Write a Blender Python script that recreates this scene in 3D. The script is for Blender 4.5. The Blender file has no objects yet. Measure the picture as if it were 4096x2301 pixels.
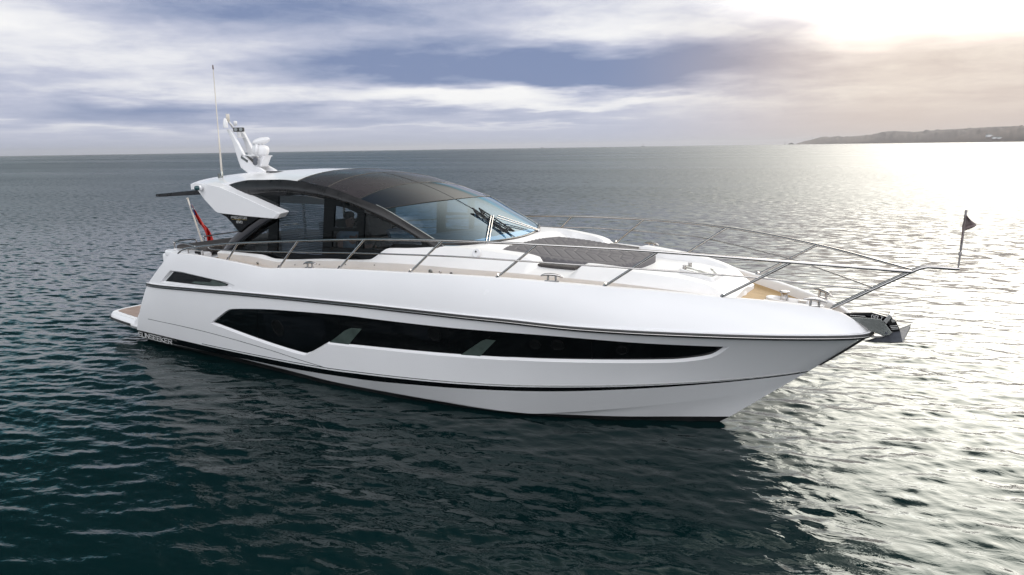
import bpy, bmesh, math, random
import numpy as np
from mathutils import Vector, Matrix
from mathutils.geometry import delaunay_2d_cdt
random.seed(4); rng = np.random.default_rng(7)
SC = bpy.context.scene
COL = SC.collection
R = math.radians

# ------------------------------------------------------------------ camera
FPX, PCX, PCY = 2790.0, 2048.0, 1150.5            # focal length and centre in pixels of the 4096 px photograph
CAM = np.array([15.81, -9.45, 3.87]); YAW, PITCH, ROLL = R(-32.92), R(-11.3), R(-0.86)
FW = np.array([math.sin(YAW)*math.cos(PITCH), math.cos(YAW)*math.cos(PITCH), math.sin(PITCH)])
RT = np.array([math.cos(YAW), -math.sin(YAW), 0.0]); UP = np.cross(RT, FW)
R2 = RT*math.cos(ROLL) + UP*math.sin(ROLL); U2 = -RT*math.sin(ROLL) + UP*math.cos(ROLL)
cam = bpy.data.cameras.new('camera'); camo = bpy.data.objects.new('camera', cam); COL.objects.link(camo)
cam.sensor_width = 36.0; cam.lens = FPX/4096*36.0; cam.clip_start = 0.1; cam.clip_end = 80000
m = Matrix.Identity(4)
for i in range(3):
    m[i][0], m[i][1], m[i][2], m[i][3] = R2[i], U2[i], -FW[i], CAM[i]
camo.matrix_world = m
SC.camera = camo

def ray(x, y): return FW + R2*(x-PCX)/FPX - U2*(y-PCY)/FPX
def at(x, y, X=None, Y=None, Z=None):              # a pixel of the photograph on a plane of the place
    d = ray(x, y)
    for i, v in enumerate((X, Y, Z)):
        if v is not None: return CAM + d*(v-CAM[i])/d[i]
def proj(P):
    d = np.asarray(P, float) - CAM; z = d @ FW
    return np.stack([PCX + FPX*(d @ R2)/z, PCY - FPX*(d @ U2)/z], -1)

# ------------------------------------------------------------------ light, sky, exposure
SUN_U, SUN_V = 0.70, 0.45                          # azimuth right of the camera heading, elevation (rad)
SC.view_settings.view_transform = 'Standard'; SC.view_settings.look = 'None'
SC.view_settings.exposure = 0.0; SC.view_settings.gamma = 1.0
SC.cycles.use_denoising = True
SC.cycles.max_bounces = 10; SC.cycles.transparent_max_bounces = 16
SC.cycles.sample_clamp_indirect = 6.0
saz = YAW + SUN_U
sund = Vector((math.sin(saz)*math.cos(SUN_V), math.cos(saz)*math.cos(SUN_V), math.sin(SUN_V)))
sl = bpy.data.lights.new('sun', 'SUN'); sl.energy = 1.2; sl.angle = R(32); sl.color = (1.0, 0.93, 0.82)
so = bpy.data.objects.new('sun', sl); COL.objects.link(so); so.rotation_euler = sund.to_track_quat('Z', 'Y').to_euler()

W = bpy.data.worlds.new('World'); SC.world = W; W.use_nodes = True
nt = W.node_tree; nt.nodes.clear()
class G:                                           # a small helper for writing node trees
    def __init__(s, tree): s.t = tree
    def n(s, typ, **kw):
        nd = s.t.nodes.new(typ)
        for k, v in kw.items(): setattr(nd, k, v)
        return nd
    def put(s, sock, v):
        if isinstance(v, bpy.types.NodeSocket): s.t.links.new(v, sock)
        elif v is not None:
            if hasattr(sock.default_value, '__len__') and isinstance(v, (int, float)): v = [v]*len(sock.default_value)
            if hasattr(sock.default_value, '__len__') and len(sock.default_value) == 4 and len(v) == 3: v = (*v, 1)
            sock.default_value = v
    def m(s, op, a, b=None, c=None, clamp=False):
        nd = s.n('ShaderNodeMath', operation=op, use_clamp=clamp)
        s.put(nd.inputs[0], a)
        if b is not None: s.put(nd.inputs[1], b)
        if c is not None: s.put(nd.inputs[2], c)
        return nd.outputs[0]
    def v(s, op, a, b=None):
        nd = s.n('ShaderNodeVectorMath', operation=op); s.put(nd.inputs[0], a)
        if b is not None: s.put(nd.inputs[1], b)
        return nd.outputs[0]
    def xyz(s, x, y, z):
        nd = s.n('ShaderNodeCombineXYZ')
        for i, q in enumerate((x, y, z)): s.put(nd.inputs[i], q)
        return nd.outputs[0]
    def sep(s, v):
        nd = s.n('ShaderNodeSeparateXYZ'); s.put(nd.inputs[0], v); return nd.outputs
    def noise(s, vec, scale, detail=4, rough=0.55, dist=0.0, lac=2.0):
        nd = s.n('ShaderNodeTexNoise'); s.put(nd.inputs['Vector'], vec)
        for k, q in (('Scale', scale), ('Detail', detail), ('Roughness', rough), ('Distortion', dist), ('Lacunarity', lac)): nd.inputs[k].default_value = q
        return nd.outputs[0]
    def sm(s, x, a, b, c=0.0, d=1.0):
        nd = s.n('ShaderNodeMapRange', interpolation_type='SMOOTHSTEP'); s.put(nd.inputs[0], x)
        for i, q in enumerate((a, b, c, d)): s.put(nd.inputs[i+1], q)
        return nd.outputs[0]
    def mix(s, f, a, b, blend='MIX'):
        nd = s.n('ShaderNodeMix', data_type='RGBA', blend_type=blend)
        s.put(nd.inputs[0], f); s.put(nd.inputs[6], a); s.put(nd.inputs[7], b); return nd.outputs[2]
    def ramp(s, f, stops):
        nd = s.n('ShaderNodeValToRGB'); s.put(nd.inputs[0], f); e = nd.color_ramp.elements
        while len(e) < len(stops): e.new(0.5)
        for q, (p, c) in zip(e, stops): q.position = p; q.color = (*c, 1)
        return nd.outputs[0]

def build_sky():
    g = G(nt)
    tc = g.n('ShaderNodeTexCoord').outputs['Generated']
    rot = g.n('ShaderNodeVectorRotate', rotation_type='Z_AXIS'); g.put(rot.inputs['Vector'], tc); rot.inputs['Angle'].default_value = YAW
    x, y, z = g.sep(rot.outputs[0])
    u0 = g.m('ARCTAN2', x, y); v0 = g.m('ARCSINE', z)
    # clouds lie in a flat layer: noise sampled on that layer gets finer towards the horizon
    zz = g.m('ADD', g.m('MAXIMUM', z, 0.0), 0.07)
    q = g.xyz(g.m('DIVIDE', x, zz), g.m('DIVIDE', y, zz), 0.0)
    warp = g.noise(q, 0.55, 4, 0.55); warp2 = g.noise(g.v('ADD', q, (7.3, 2.1, 0.0)), 0.7, 4, 0.55)
    wu = g.m('MULTIPLY', g.m('SUBTRACT', warp, 0.5), 0.24); wv = g.m('MULTIPLY', g.m('SUBTRACT', warp2, 0.5), 0.075)
    u = g.m('ADD', u0, wu); v = g.m('ADD', v0, wv)
    def blob(px, py, wx, wy, amp, uu=None, vv=None):      # cloud bank centred on a bearing; sizes in 2576-wide picture units
        d = ray(px*1.59, py*1.59); az = math.atan2(d[0], d[1]) - YAW; el = math.atan2(d[2], math.hypot(d[0], d[1]))
        a = g.m('MULTIPLY', g.m('SUBTRACT', uu or u, az), 1755.0/wx); b = g.m('MULTIPLY', g.m('SUBTRACT', vv or v, el), 1755.0/wy)
        e = g.m('ADD', g.m('MULTIPLY', a, a), g.m('MULTIPLY', b, b))
        return g.m('MULTIPLY', g.m('EXPONENT', g.m('MULTIPLY', e, -1.0)), amp)
    banks = [(1330, 165, 480, 55, .72), (1560, 165, 270, 50, .35), (930, 25, 330, 60, .52), (520, 15, 260, 45, .36), (800, 165, 300, 30, .36), (320, 285, 320, 34, .48),
             (60, 215, 210, 45, .30), (760, 292, 330, 18, .22), (1250, 300, 420, 16, .20), (1700, 200, 330, 45, .38),
             (60, 20, 190, 30, -.30), (470, 150, 210, 34, -.25), (1200, 240, 330, 22, -.62), (130, 338, 260, 11, -.40), (560, 338, 260, 10, -.42), (1000, 322, 330, 9, -.32), (1450, 262, 230, 10, -.42), (250, 228, 260, 16, -.22), (1350, 318, 240, 7, -.25), (1480, 75, 240, 26, -.30)]
    D = None
    for b in banks:
        k = blob(*b); D = k if D is None else g.m('ADD', D, k)
    fb = g.noise(q, 0.85, 8, 0.60, 0.3)
    uvn = g.noise(g.xyz(g.m('MULTIPLY', u0, 3.0), g.m('MULTIPLY', v0, 17.0), 3.3), 1.6, 7, 0.58, 0.25)
    D = g.m('ADD', D, g.m('MULTIPLY', g.m('SUBTRACT', fb, 0.5), 0.6))
    D = g.m('ADD', D, g.m('MULTIPLY', g.m('SUBTRACT', uvn, 0.5), 0.65))
    fine = g.noise(g.xyz(g.m('MULTIPLY', u0, 13.0), g.m('MULTIPLY', v0, 46.0), 8.1), 1.5, 7, 0.66, 0.5)
    D = g.m('ADD', D, g.m('MULTIPLY', g.m('SUBTRACT', fine, 0.5), 0.38))
    D = g.m('ADD', D, 0.33)
    # towards the horizon the layers merge to an even lavender grey
    hz = g.sm(v0, 0.0, 0.075)
    D = g.m('ADD', g.m('MULTIPLY', D, hz), g.m('MULTIPLY', g.m('SUBTRACT', 1.0, hz), 0.62))
    cl = g.ramp(D, [(0.0, (0.97, 0.97, 0.97)), (0.25, (0.82, 0.83, 0.88)), (0.5, (0.56, 0.59, 0.72)), (0.78, (0.345, 0.40, 0.565)), (1.0, (0.215, 0.28, 0.46))])
    # warm light low on the right
    wf = g.m('MULTIPLY', g.sm(u0, 0.10, 0.52), g.sm(v0, 0.24, 0.10))
    cl = g.mix(g.m('MULTIPLY', wf, 0.85), cl, g.mix(g.sm(D, 0.0, 0.8), (0.98, 0.86, 0.73), (0.68, 0.54, 0.45)))
    # the sun behind the cloud
    du = g.m('MULTIPLY', g.m('SUBTRACT', u0, SUN_U), 1/0.50); dv = g.m('MULTIPLY', g.m('SUBTRACT', v0, SUN_V), 1/0.34)
    e = g.m('EXPONENT', g.m('MULTIPLY', g.m('ADD', g.m('MULTIPLY', du, du), g.m('MULTIPLY', dv, dv)), -1.0))
    edge = g.sm(g.m('SUBTRACT', v, g.m('MULTIPLY', g.m('MAXIMUM', g.m('SUBTRACT', 0.44, u), 0.0), 0.36)), 0.085, 0.215)
    glow = g.m('MULTIPLY', e, g.m('MULTIPLY', edge, 4.4))
    # overhead: blue, broken cloud at the zenith; behind the camera: a bright bank
    sky = g.n('ShaderNodeTexSky', sky_type='NISHITA'); sky.sun_disc = False; sky.sun_elevation = SUN_V; sky.sun_rotation = saz
    blue = g.v('SCALE', sky.outputs[0]); blue.node.inputs[3].default_value = 0.10
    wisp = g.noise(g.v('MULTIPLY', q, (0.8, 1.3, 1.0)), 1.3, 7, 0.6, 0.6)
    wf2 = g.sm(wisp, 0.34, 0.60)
    over = g.mix(wf2, blue, (0.24, 0.78, 0.98))  # cyan band added above the view so the far water reflects teal
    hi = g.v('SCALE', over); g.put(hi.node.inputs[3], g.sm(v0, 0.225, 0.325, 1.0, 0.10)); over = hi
    wisp3 = g.noise(g.v('MULTIPLY', q, (3.2, 2.0, 1.0)), 1.2, 7, 0.62, 0.8)
    zen = g.m('MULTIPLY', g.sm(v0, 0.85, 1.10), g.sm(wisp3, 0.45, 0.62))
    over = g.mix(zen, over, (1.15, 1.12, 1.12))
    back = g.sm(y, -0.05, -0.55)
    over = g.mix(back, over, g.mix(g.sm(wisp, 0.35, 0.6), (1.5, 1.55, 1.65), (2.9, 2.9, 2.95)))
    over = g.mix(g.m('MULTIPLY', back, g.sm(v0, 0.42, 0.0)), over, (0.66, 0.70, 0.75))
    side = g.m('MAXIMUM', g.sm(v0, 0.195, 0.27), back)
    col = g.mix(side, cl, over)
    gl = g.v('SCALE', (1.0, 0.94, 0.84)); g.put(gl.node.inputs[3], glow)
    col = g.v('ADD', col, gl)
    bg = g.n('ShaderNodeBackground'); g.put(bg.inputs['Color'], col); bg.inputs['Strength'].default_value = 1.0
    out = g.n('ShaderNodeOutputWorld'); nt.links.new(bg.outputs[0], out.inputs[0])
build_sky()

# ------------------------------------------------------------------ materials
def mat(name, col, rough=0.4, metal=0.0, spec=0.5, coat=0.0, vary=0.0, vscale=3.0, bump=0.0, bscale=60.0, trans=None):
    M = bpy.data.materials.new(name); M.use_nodes = True; t = M.node_tree; g = G(t)
    b = t.nodes['Principled BSDF']
    b.inputs['Roughness'].default_value = rough; b.inputs['Metallic'].default_value = metal
    b.inputs['Specular IOR Level'].default_value = spec; b.inputs['Coat Weight'].default_value = coat; b.inputs['Coat Roughness'].default_value = 0.04
    tc = g.n('ShaderNodeTexCoord').outputs['Object']
    n = g.noise(tc, vscale, 5, 0.6)
    lo = tuple(c*(1-vary) for c in col); hi = tuple(min(1, c*(1+vary*0.6)) for c in col)
    g.put(b.inputs['Base Color'], g.mix(g.sm(n, 0.3, 0.7), lo, hi))
    if vary: g.put(b.inputs['Roughness'], g.sm(n, 0.25, 0.75, rough*0.8, min(1, rough*1.25)))
    if bump:
        bn = g.n('ShaderNodeBump'); bn.inputs['Strength'].default_value = bump; bn.inputs['Distance'].default_value = 0.01
        g.put(bn.inputs['Height'], g.noise(tc, bscale, 4)); t.links.new(bn.outputs[0], b.inputs['Normal'])
    return M
def glass(name, tint, refl=(1, 1, 1), rough=0.0, base=0.05):
    M = bpy.data.materials.new(name); M.use_nodes = True; t = M.node_tree; t.nodes.clear(); g = G(t)
    tr = g.n('ShaderNodeBsdfTransparent'); tr.inputs[0].default_value = (*tint, 1)
    gl = g.n('ShaderNodeBsdfGlossy'); gl.inputs['Roughness'].default_value = rough; gl.inputs[0].default_value = (*refl, 1)
    ge = g.n('ShaderNodeNewGeometry'); dt = g.n('ShaderNodeVectorMath', operation='DOT_PRODUCT'); t.links.new(ge.outputs['Incoming'], dt.inputs[0]); t.links.new(ge.outputs['Normal'], dt.inputs[1])
    fr = g.m('ADD', base, g.m('MULTIPLY', g.m('POWER', g.m('SUBTRACT', 1.0, g.m('ABSOLUTE', dt.outputs['Value'])), 5.0), 0.92), clamp=True)
    mx = g.n('ShaderNodeMixShader'); t.links.new(fr, mx.inputs[0]); t.links.new(tr.outputs[0], mx.inputs[1]); t.links.new(gl.outputs[0], mx.inputs[2])
    o = g.n('ShaderNodeOutputMaterial'); t.links.new(mx.outputs[0], o.inputs[0]); return M
def teak(name, c1, c2, pitch=0.05, bleach=0.0):
    M = bpy.data.materials.new(name); M.use_nodes = True; t = M.node_tree; g = G(t); b = t.nodes['Principled BSDF']
    tc = g.n('ShaderNodeTexCoord').outputs['Object']; x, y, z = g.sep(tc)
    k = g.m('DIVIDE', y, pitch); fr = g.m('FRACT', k); fl = g.m('FLOOR', k)
    seam = g.m('LESS_THAN', fr, 0.10)
    grain = g.noise(g.xyz(g.m('MULTIPLY', x, 2.0), g.m('MULTIPLY', y, 40.0), 0), 3.0, 5)
    tone = g.n('ShaderNodeTexWhiteNoise', noise_dimensions='1D'); g.put(tone.inputs[1], fl)
    c = g.mix(g.m('ADD', g.m('MULTIPLY', grain, .6), g.m('MULTIPLY', tone.outputs[0], .4)), c1, c2)
    big = g.noise(tc, 1.8, 4); c = g.mix(g.sm(big, .45, .75, 0, .5), c, tuple(0.7*q for q in c1))
    g.put(b.inputs['Base Color'], g.mix(seam, c, (0.03, 0.025, 0.02))); b.inputs['Roughness'].default_value = 0.6
    return M
M = dict(
    white=mat('gelcoat_white', (0.80, 0.80, 0.82), 0.22, spec=0.5, coat=0.15, vary=0.02, vscale=0.7),
    deckwhite=mat('deck_white', (0.82, 0.81, 0.81), 0.4, vary=0.02),
    warmshade=mat('gelcoat_warm_shade', (0.76, 0.74, 0.73), 0.45, vary=0.03),  # white gelcoat with its shade and warm deck reflection put into the colour
    black=mat('black_gloss', (0.004, 0.004, 0.005), 0.06, vary=0.2, spec=0.35),
    anti=mat('antifouling_paint', (0.008, 0.008, 0.009), 0.55, vary=0.3, vscale=6),
    winblack=mat('window_black', (0.003, 0.0035, 0.004), 0.03, spec=0.3),
    winrim=mat('porthole_rim', (0.005, 0.0055, 0.006), 0.25, spec=0.12),
    winroom=mat('window_room', (0.005, 0.006, 0.0075), 0.08, spec=0.3, vary=0.4, vscale=2),
    winsheen=mat('glass_painted_sheen', (0.055, 0.075, 0.068), 0.08, spec=0.6, vary=0.25, vscale=4),  # lighter reflected and transmitted light put into the glass colour
    roofpanel=mat('roof_panel', (0.034, 0.027, 0.031), 0.28, spec=0.35, vary=0.1),
    roofglass=mat('roof_glass', (0.008, 0.010, 0.018), 0.05, spec=0.5, vary=0.1),
    satin=mat('satin_black', (0.014, 0.013, 0.014), 0.30, spec=0.5, vary=0.2, vscale=5),
    rubber=mat('black_rubber', (0.012, 0.012, 0.012), 0.5, vary=0.2),
    steel=mat('polished_steel', (0.56, 0.54, 0.53), 0.17, metal=1.0, vary=0.05),
    dsteel=mat('dull_steel', (0.33, 0.34, 0.33), 0.22, metal=1.0, vary=0.15, vscale=8),
    galv=mat('galvanised_steel', (0.085, 0.092, 0.11), 0.5, metal=0.2, vary=0.25, vscale=14),
    grey=mat('grey_upholstery', (0.118, 0.112, 0.121), 0.75, vary=0.12, vscale=8, bump=0.25, bscale=120),
    brown=mat('brown_upholstery', (0.052, 0.046, 0.045), 0.7, vary=0.15, vscale=8, bump=0.25, bscale=120),
    teak=teak('teak_planks', (0.36, 0.22, 0.085), (0.50, 0.33, 0.14)),
    greyteak=teak('weathered_teak', (0.30, 0.22, 0.19), (0.40, 0.31, 0.27), 0.045),
    plastic=mat('white_plastic', (0.74, 0.74, 0.76), 0.35, vary=0.04),
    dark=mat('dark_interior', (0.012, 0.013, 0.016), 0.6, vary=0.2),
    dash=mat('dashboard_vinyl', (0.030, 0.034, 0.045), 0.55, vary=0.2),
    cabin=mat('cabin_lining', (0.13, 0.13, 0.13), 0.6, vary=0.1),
    blind=mat('blind_slats', (0.24, 0.27, 0.31), 0.45, vary=0.08),
    silver=mat('silver_letters', (0.75, 0.75, 0.75), 0.3, metal=0.4, vary=0.05),
    goldl=mat('brass_letters', (0.55, 0.42, 0.16), 0.3, metal=0.6, vary=0.05),
    red=mat('red_bunting', (0.52, 0.018, 0.012), 0.75, vary=0.15, vscale=9),
    blue=mat('blue_bunting', (0.02, 0.04, 0.22), 0.75, vary=0.1), wflag=mat('white_bunting', (0.7, 0.7, 0.72), 0.75, vary=0.1),
    burg=mat('grey_brown_cloth', (0.20, 0.155, 0.155), 0.8, vary=0.25, vscale=14),
    pole=mat('grey_painted_pole', (0.30, 0.28, 0.28), 0.4, vary=0.1), woodpole=mat('white_painted_pole', (0.62, 0.58, 0.52), 0.35, vary=0.1),
    navglass=mat('green_lens', (0.01, 0.05, 0.06), 0.1, vary=0.1), lens=mat('lamp_lens', (0.25, 0.27, 0.28), 0.12, vary=0.1),
    skin=mat('skin', (0.42, 0.23, 0.17), 0.55, vary=0.08), tee=mat('pale_blue_cotton', (0.34, 0.42, 0.52), 0.85, vary=0.1),
    trousers=mat('dark_trousers', (0.02, 0.024, 0.035), 0.85, vary=0.1), hair=mat('dark_hair', (0.03, 0.02, 0.015), 0.6, vary=0.2),
    wsglass=glass('windscreen_glass', (0.44, 0.70, 0.92), refl=(0.74, 0.89, 1.0), base=0.18), sideglass=glass('tinted_side_glass', (0.42, 0.46, 0.49)),
    screen=mat('instrument_face', (0.02, 0.05, 0.08), 0.1, vary=0.1),
)

# ------------------------------------------------------------------ mesh helpers
def tag(o, label=None, cat=None, group=None, kind=None):
    for k, v in (('label', label), ('category', cat), ('group', group), ('kind', kind)):
        if v: o[k] = v
    return o
def empty(name, loc, **kw):
    o = bpy.data.objects.new(name, None); COL.objects.link(o); o.location = loc; o.empty_display_size = 0.2
    return tag(o, **kw)
PORT = {}                                                     # starboard part -> its port twin
class MB:
    """Collects verts and faces (world coordinates) for one mesh object."""
    port = False
    def __init__(s): s.v, s.f, s.mi, s.sm = [], [], [], []
    def add(s, vs, fs, mi=0, smooth=True):
        k = len(s.v); s.v += [tuple(float(c) for c in p) for p in vs]
        for f in fs: s.f.append(tuple(i+k for i in f)); s.mi.append(mi); s.sm.append(smooth)
        return s
    def grid(s, P, mi=0, smooth=True, closeu=False, closev=False):
        P = np.asarray(P, float); a, b = P.shape[:2]; fs = []
        for i in range(a if closeu else a-1):
            for j in range(b if closev else b-1):
                fs.append((i*b+j, ((i+1) % a)*b+j, ((i+1) % a)*b+(j+1) % b, i*b+(j+1) % b))
        return s.add(P.reshape(-1, 3), fs, mi, smooth)
    def tube(s, pts, r, n=8, mi=0, caps=True):
        pts = [np.asarray(p, float) for p in pts]; rs = r if hasattr(r, '__len__') else [r]*len(pts)
        rings = []; prev = None
        for i, p in enumerate(pts):
            d = pts[min(i+1, len(pts)-1)] - pts[max(i-1, 0)]; d = d/(np.linalg.norm(d)+1e-12)
            if prev is None:
                a = np.cross(d, (0, 0, 1.0) if abs(d[2]) < .9 else (0, 1.0, 0))
            else: a = prev - d*(prev @ d)
            a /= np.linalg.norm(a)+1e-12; prev = a; b = np.cross(d, a)
            rings.append([p + rs[i]*(a*math.cos(t)+b*math.sin(t)) for t in np.linspace(0, 2*math.pi, n, endpoint=False)])
        s.grid(rings, mi, True, closev=True)
        if caps:
            s.add(rings[0], [tuple(range(n))[::-1]], mi, False); s.add(rings[-1], [tuple(range(n))], mi, False)
        return s
    def box(s, c, d, rz=0.0, ry=0.0, mi=0):
        c = np.asarray(c, float); A = np.array(Matrix.Rotation(rz, 3, 'Z') @ Matrix.Rotation(ry, 3, 'Y'))
        vs = [c + A @ (np.array([i, j, k])*np.asarray(d)/2) for i in (-1, 1) for j in (-1, 1) for k in (-1, 1)]
        return s.add(vs, [(0, 1, 3, 2), (4, 6, 7, 5), (0, 4, 5, 1), (2, 3, 7, 6), (0, 2, 6, 4), (1, 5, 7, 3)], mi, False)
    def prism(s, pts, off, mi=0, smooth=False):              # a polygon in space extruded by a vector
        pts = [np.asarray(p, float) for p in pts]; off = np.asarray(off, float); n = len(pts)
        vs = pts + [p+off for p in pts]
        return s.add(vs, [tuple(range(n))[::-1], tuple(range(n, 2*n))] + [(i, (i+1) % n, n+(i+1) % n, n+i) for i in range(n)], mi, smooth)
    def lathe(s, prof, c, ax=(0, 0, 1), n=20, mi=0):
        ax = np.asarray(ax, float); ax /= np.linalg.norm(ax); a = np.cross(ax, (1, 0, 0) if abs(ax[0]) < .9 else (0, 1, 0)); a /= np.linalg.norm(a); b = np.cross(ax, a)
        c = np.asarray(c, float)
        rings = [[c + ax*h + r*(a*math.cos(t)+b*math.sin(t)) for t in np.linspace(0, 2*math.pi, n, endpoint=False)] for r, h in prof]
        s.grid(rings, mi, True, closev=True)
        s.add(rings[0], [tuple(range(n))[::-1]], mi, False); s.add(rings[-1], [tuple(range(n))], mi, False); return s
    def mirror(s, joined=False):                                           # add the port-side copy (y -> -y)
        s.port = not joined
        if s.port: return s
        k = len(s.v); nf = len(s.f); s.v += [(x, -y, z) for x, y, z in s.v]
        for i in range(nf): s.f.append(tuple(q+k for q in s.f[i])[::-1]); s.mi.append(s.mi[i]); s.sm.append(s.sm[i])
        return s
    def build(s, name, mats, parent=None, origin=None, bevel=0.0, weld=False, flip=True, normals=None, auto=None):
        me = bpy.data.meshes.new(name)
        o0 = np.asarray(origin if origin is not None else (parent_origin(parent) if parent else (0, 0, 0)), float)
        me.from_pydata([tuple(np.asarray(p)-o0) for p in s.v], [], s.f)
        mats = mats if isinstance(mats, (list, tuple)) else [mats]
        for q in mats: me.materials.append(M[q] if isinstance(q, str) else q)
        me.polygons.foreach_set('material_index', s.mi); me.polygons.foreach_set('use_smooth', s.sm)
        if weld or flip:
            bm = bmesh.new(); bm.from_mesh(me)
            if weld: bmesh.ops.remove_doubles(bm, verts=bm.verts, dist=0.0006)
            if flip: bmesh.ops.recalc_face_normals(bm, faces=bm.faces)
            bm.to_mesh(me); bm.free()
        if normals is not None: me.normals_split_custom_set_from_vertices([tuple(q) for q in normals])
        if auto: me.set_sharp_from_angle(angle=R(auto))
        me.update()
        o = bpy.data.objects.new(name, me); COL.objects.link(o)
        if parent: o.parent = parent
        else: o.location = o0
        if s.port:
            q = MB(); q.v = [(x, -y, z) for x, y, z in s.v]; q.f = [f[::-1] for f in s.f]; q.mi, q.sm = s.mi, s.sm
            PORT[o.name] = q.build(name, mats, PORT.get(parent.name, parent), origin, bevel, weld, flip, None, auto)
        if bevel:
            b = o.modifiers.new('bevel', 'BEVEL'); b.width = bevel; b.segments = 2; b.limit_method = 'ANGLE'; b.harden_normals = False
        return o
def parent_origin(p):
    o = np.zeros(3)
    while p is not None: o = o + np.array(p.location); p = p.parent
    return o

def pchip(xs, ys):
    xs, ys = np.asarray(xs, float), np.asarray(ys, float); h = np.diff(xs); d = np.diff(ys)/h; mm = np.zeros(len(xs))
    for i in range(1, len(xs)-1):
        if d[i-1]*d[i] > 0:
            w1, w2 = 2*h[i]+h[i-1], h[i]+2*h[i-1]; mm[i] = (w1+w2)/(w1/d[i-1]+w2/d[i])
    mm[0], mm[-1] = d[0], d[-1]
    def f(x):
        x = np.asarray(x, float); i = np.clip(np.searchsorted(xs, x)-1, 0, len(xs)-2); t = (np.clip(x, xs[0], xs[-1])-xs[i])/h[i]
        return (2*t**3-3*t**2+1)*ys[i] + (t**3-2*t**2+t)*h[i]*mm[i] + (-2*t**3+3*t**2)*ys[i+1] + (t**3-t**2)*h[i]*mm[i+1]
    return f
class Curve:                                                 # lengthwise curve of the boat: (X, half breadth, height)
    def __init__(s, K):
        K = np.asarray(K, float); s.x0, s.x1 = K[0, 0], K[-1, 0]; s.y, s.z = pchip(K[:, 0], K[:, 1]), pchip(K[:, 0], K[:, 2])
    def __call__(s, t):
        x = s.x0 + (s.x1-s.x0)*np.asarray(t, float); return np.stack([x, -np.maximum(s.y(x), 0.0), s.z(x)], -1)
    def X(s, x):
        x = np.asarray(x, float); return np.stack([x, -np.maximum(s.y(x), 0.0), s.z(x)], -1)
def spline(pts, n=8):                                        # Catmull-Rom through points
    P = [np.asarray(p, float) for p in pts]; P = [2*P[0]-P[1]] + P + [2*P[-1]-P[-2]]; out = []
    for i in range(1, len(P)-2):
        for t in np.linspace(0, 1, n, endpoint=False):
            out.append(0.5*(2*P[i] + (P[i+1]-P[i-1])*t + (2*P[i-1]-5*P[i]+4*P[i+1]-P[i+2])*t*t + (3*P[i]-P[i-1]-3*P[i+1]+P[i+2])*t**3))
    return out + [P[-2]]
def inside(p, poly):
    x, y = p; c = False; n = len(poly)
    for i in range(n):
        (x1, y1), (x2, y2) = poly[i], poly[i-1]
        if (y1 > y) != (y2 > y) and x < (x2-x1)*(y-y1)/(y2-y1)+x1: c = not c
    return c
def dense(poly, step, closed=True):
    out = []; n = len(poly)
    for i in range(n if closed else n-1):
        a, b = np.asarray(poly[i], float), np.asarray(poly[(i+1) % n], float); k = max(1, int(math.ceil(np.linalg.norm(b-a)/step)))
        out += [a + (b-a)*j/k for j in range(k)]
    return out
def cdt(outer, holes, pts):
    """Triangulate a 2-D outline with holes; returns (verts, faces)."""
    V = []; Ed = []
    for loop in [outer]+holes:
        k = len(V); n = len(loop); V += [Vector(p) for p in loop]; Ed += [(k+i, k+(i+1) % n) for i in range(n)]
    V += [Vector(p) for p in pts]
    vo, _, fo, *_ = delaunay_2d_cdt(V, Ed, [], 0, 1e-6)
    F = []
    for f in fo:
        c = (sum(vo[i][0] for i in f)/3, sum(vo[i][1] for i in f)/3)
        if inside(c, outer) and not any(inside(c, h) for h in holes): F.append(tuple(f))
    return [tuple(v) for v in vo], F
def offset_poly(poly, d):                                    # move a 2-D outline inwards by d
    P = [np.asarray(p, float) for p in poly]; n = len(P); ar = sum(P[i-1][0]*P[i][1]-P[i][0]*P[i-1][1] for i in range(n)); sg = 1 if ar > 0 else -1; out = []
    for i in range(n):
        a, b, c = P[i-1], P[i], P[(i+1) % n]; e1 = (b-a)/(np.linalg.norm(b-a)+1e-12); e2 = (c-b)/(np.linalg.norm(c-b)+1e-12)
        n1 = sg*np.array([-e1[1], e1[0]]); n2 = sg*np.array([-e2[1], e2[0]]); q = n1+n2; q /= np.linalg.norm(q)+1e-12
        out.append(b + q*d/max(0.5, q @ n1))
    return out

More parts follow.
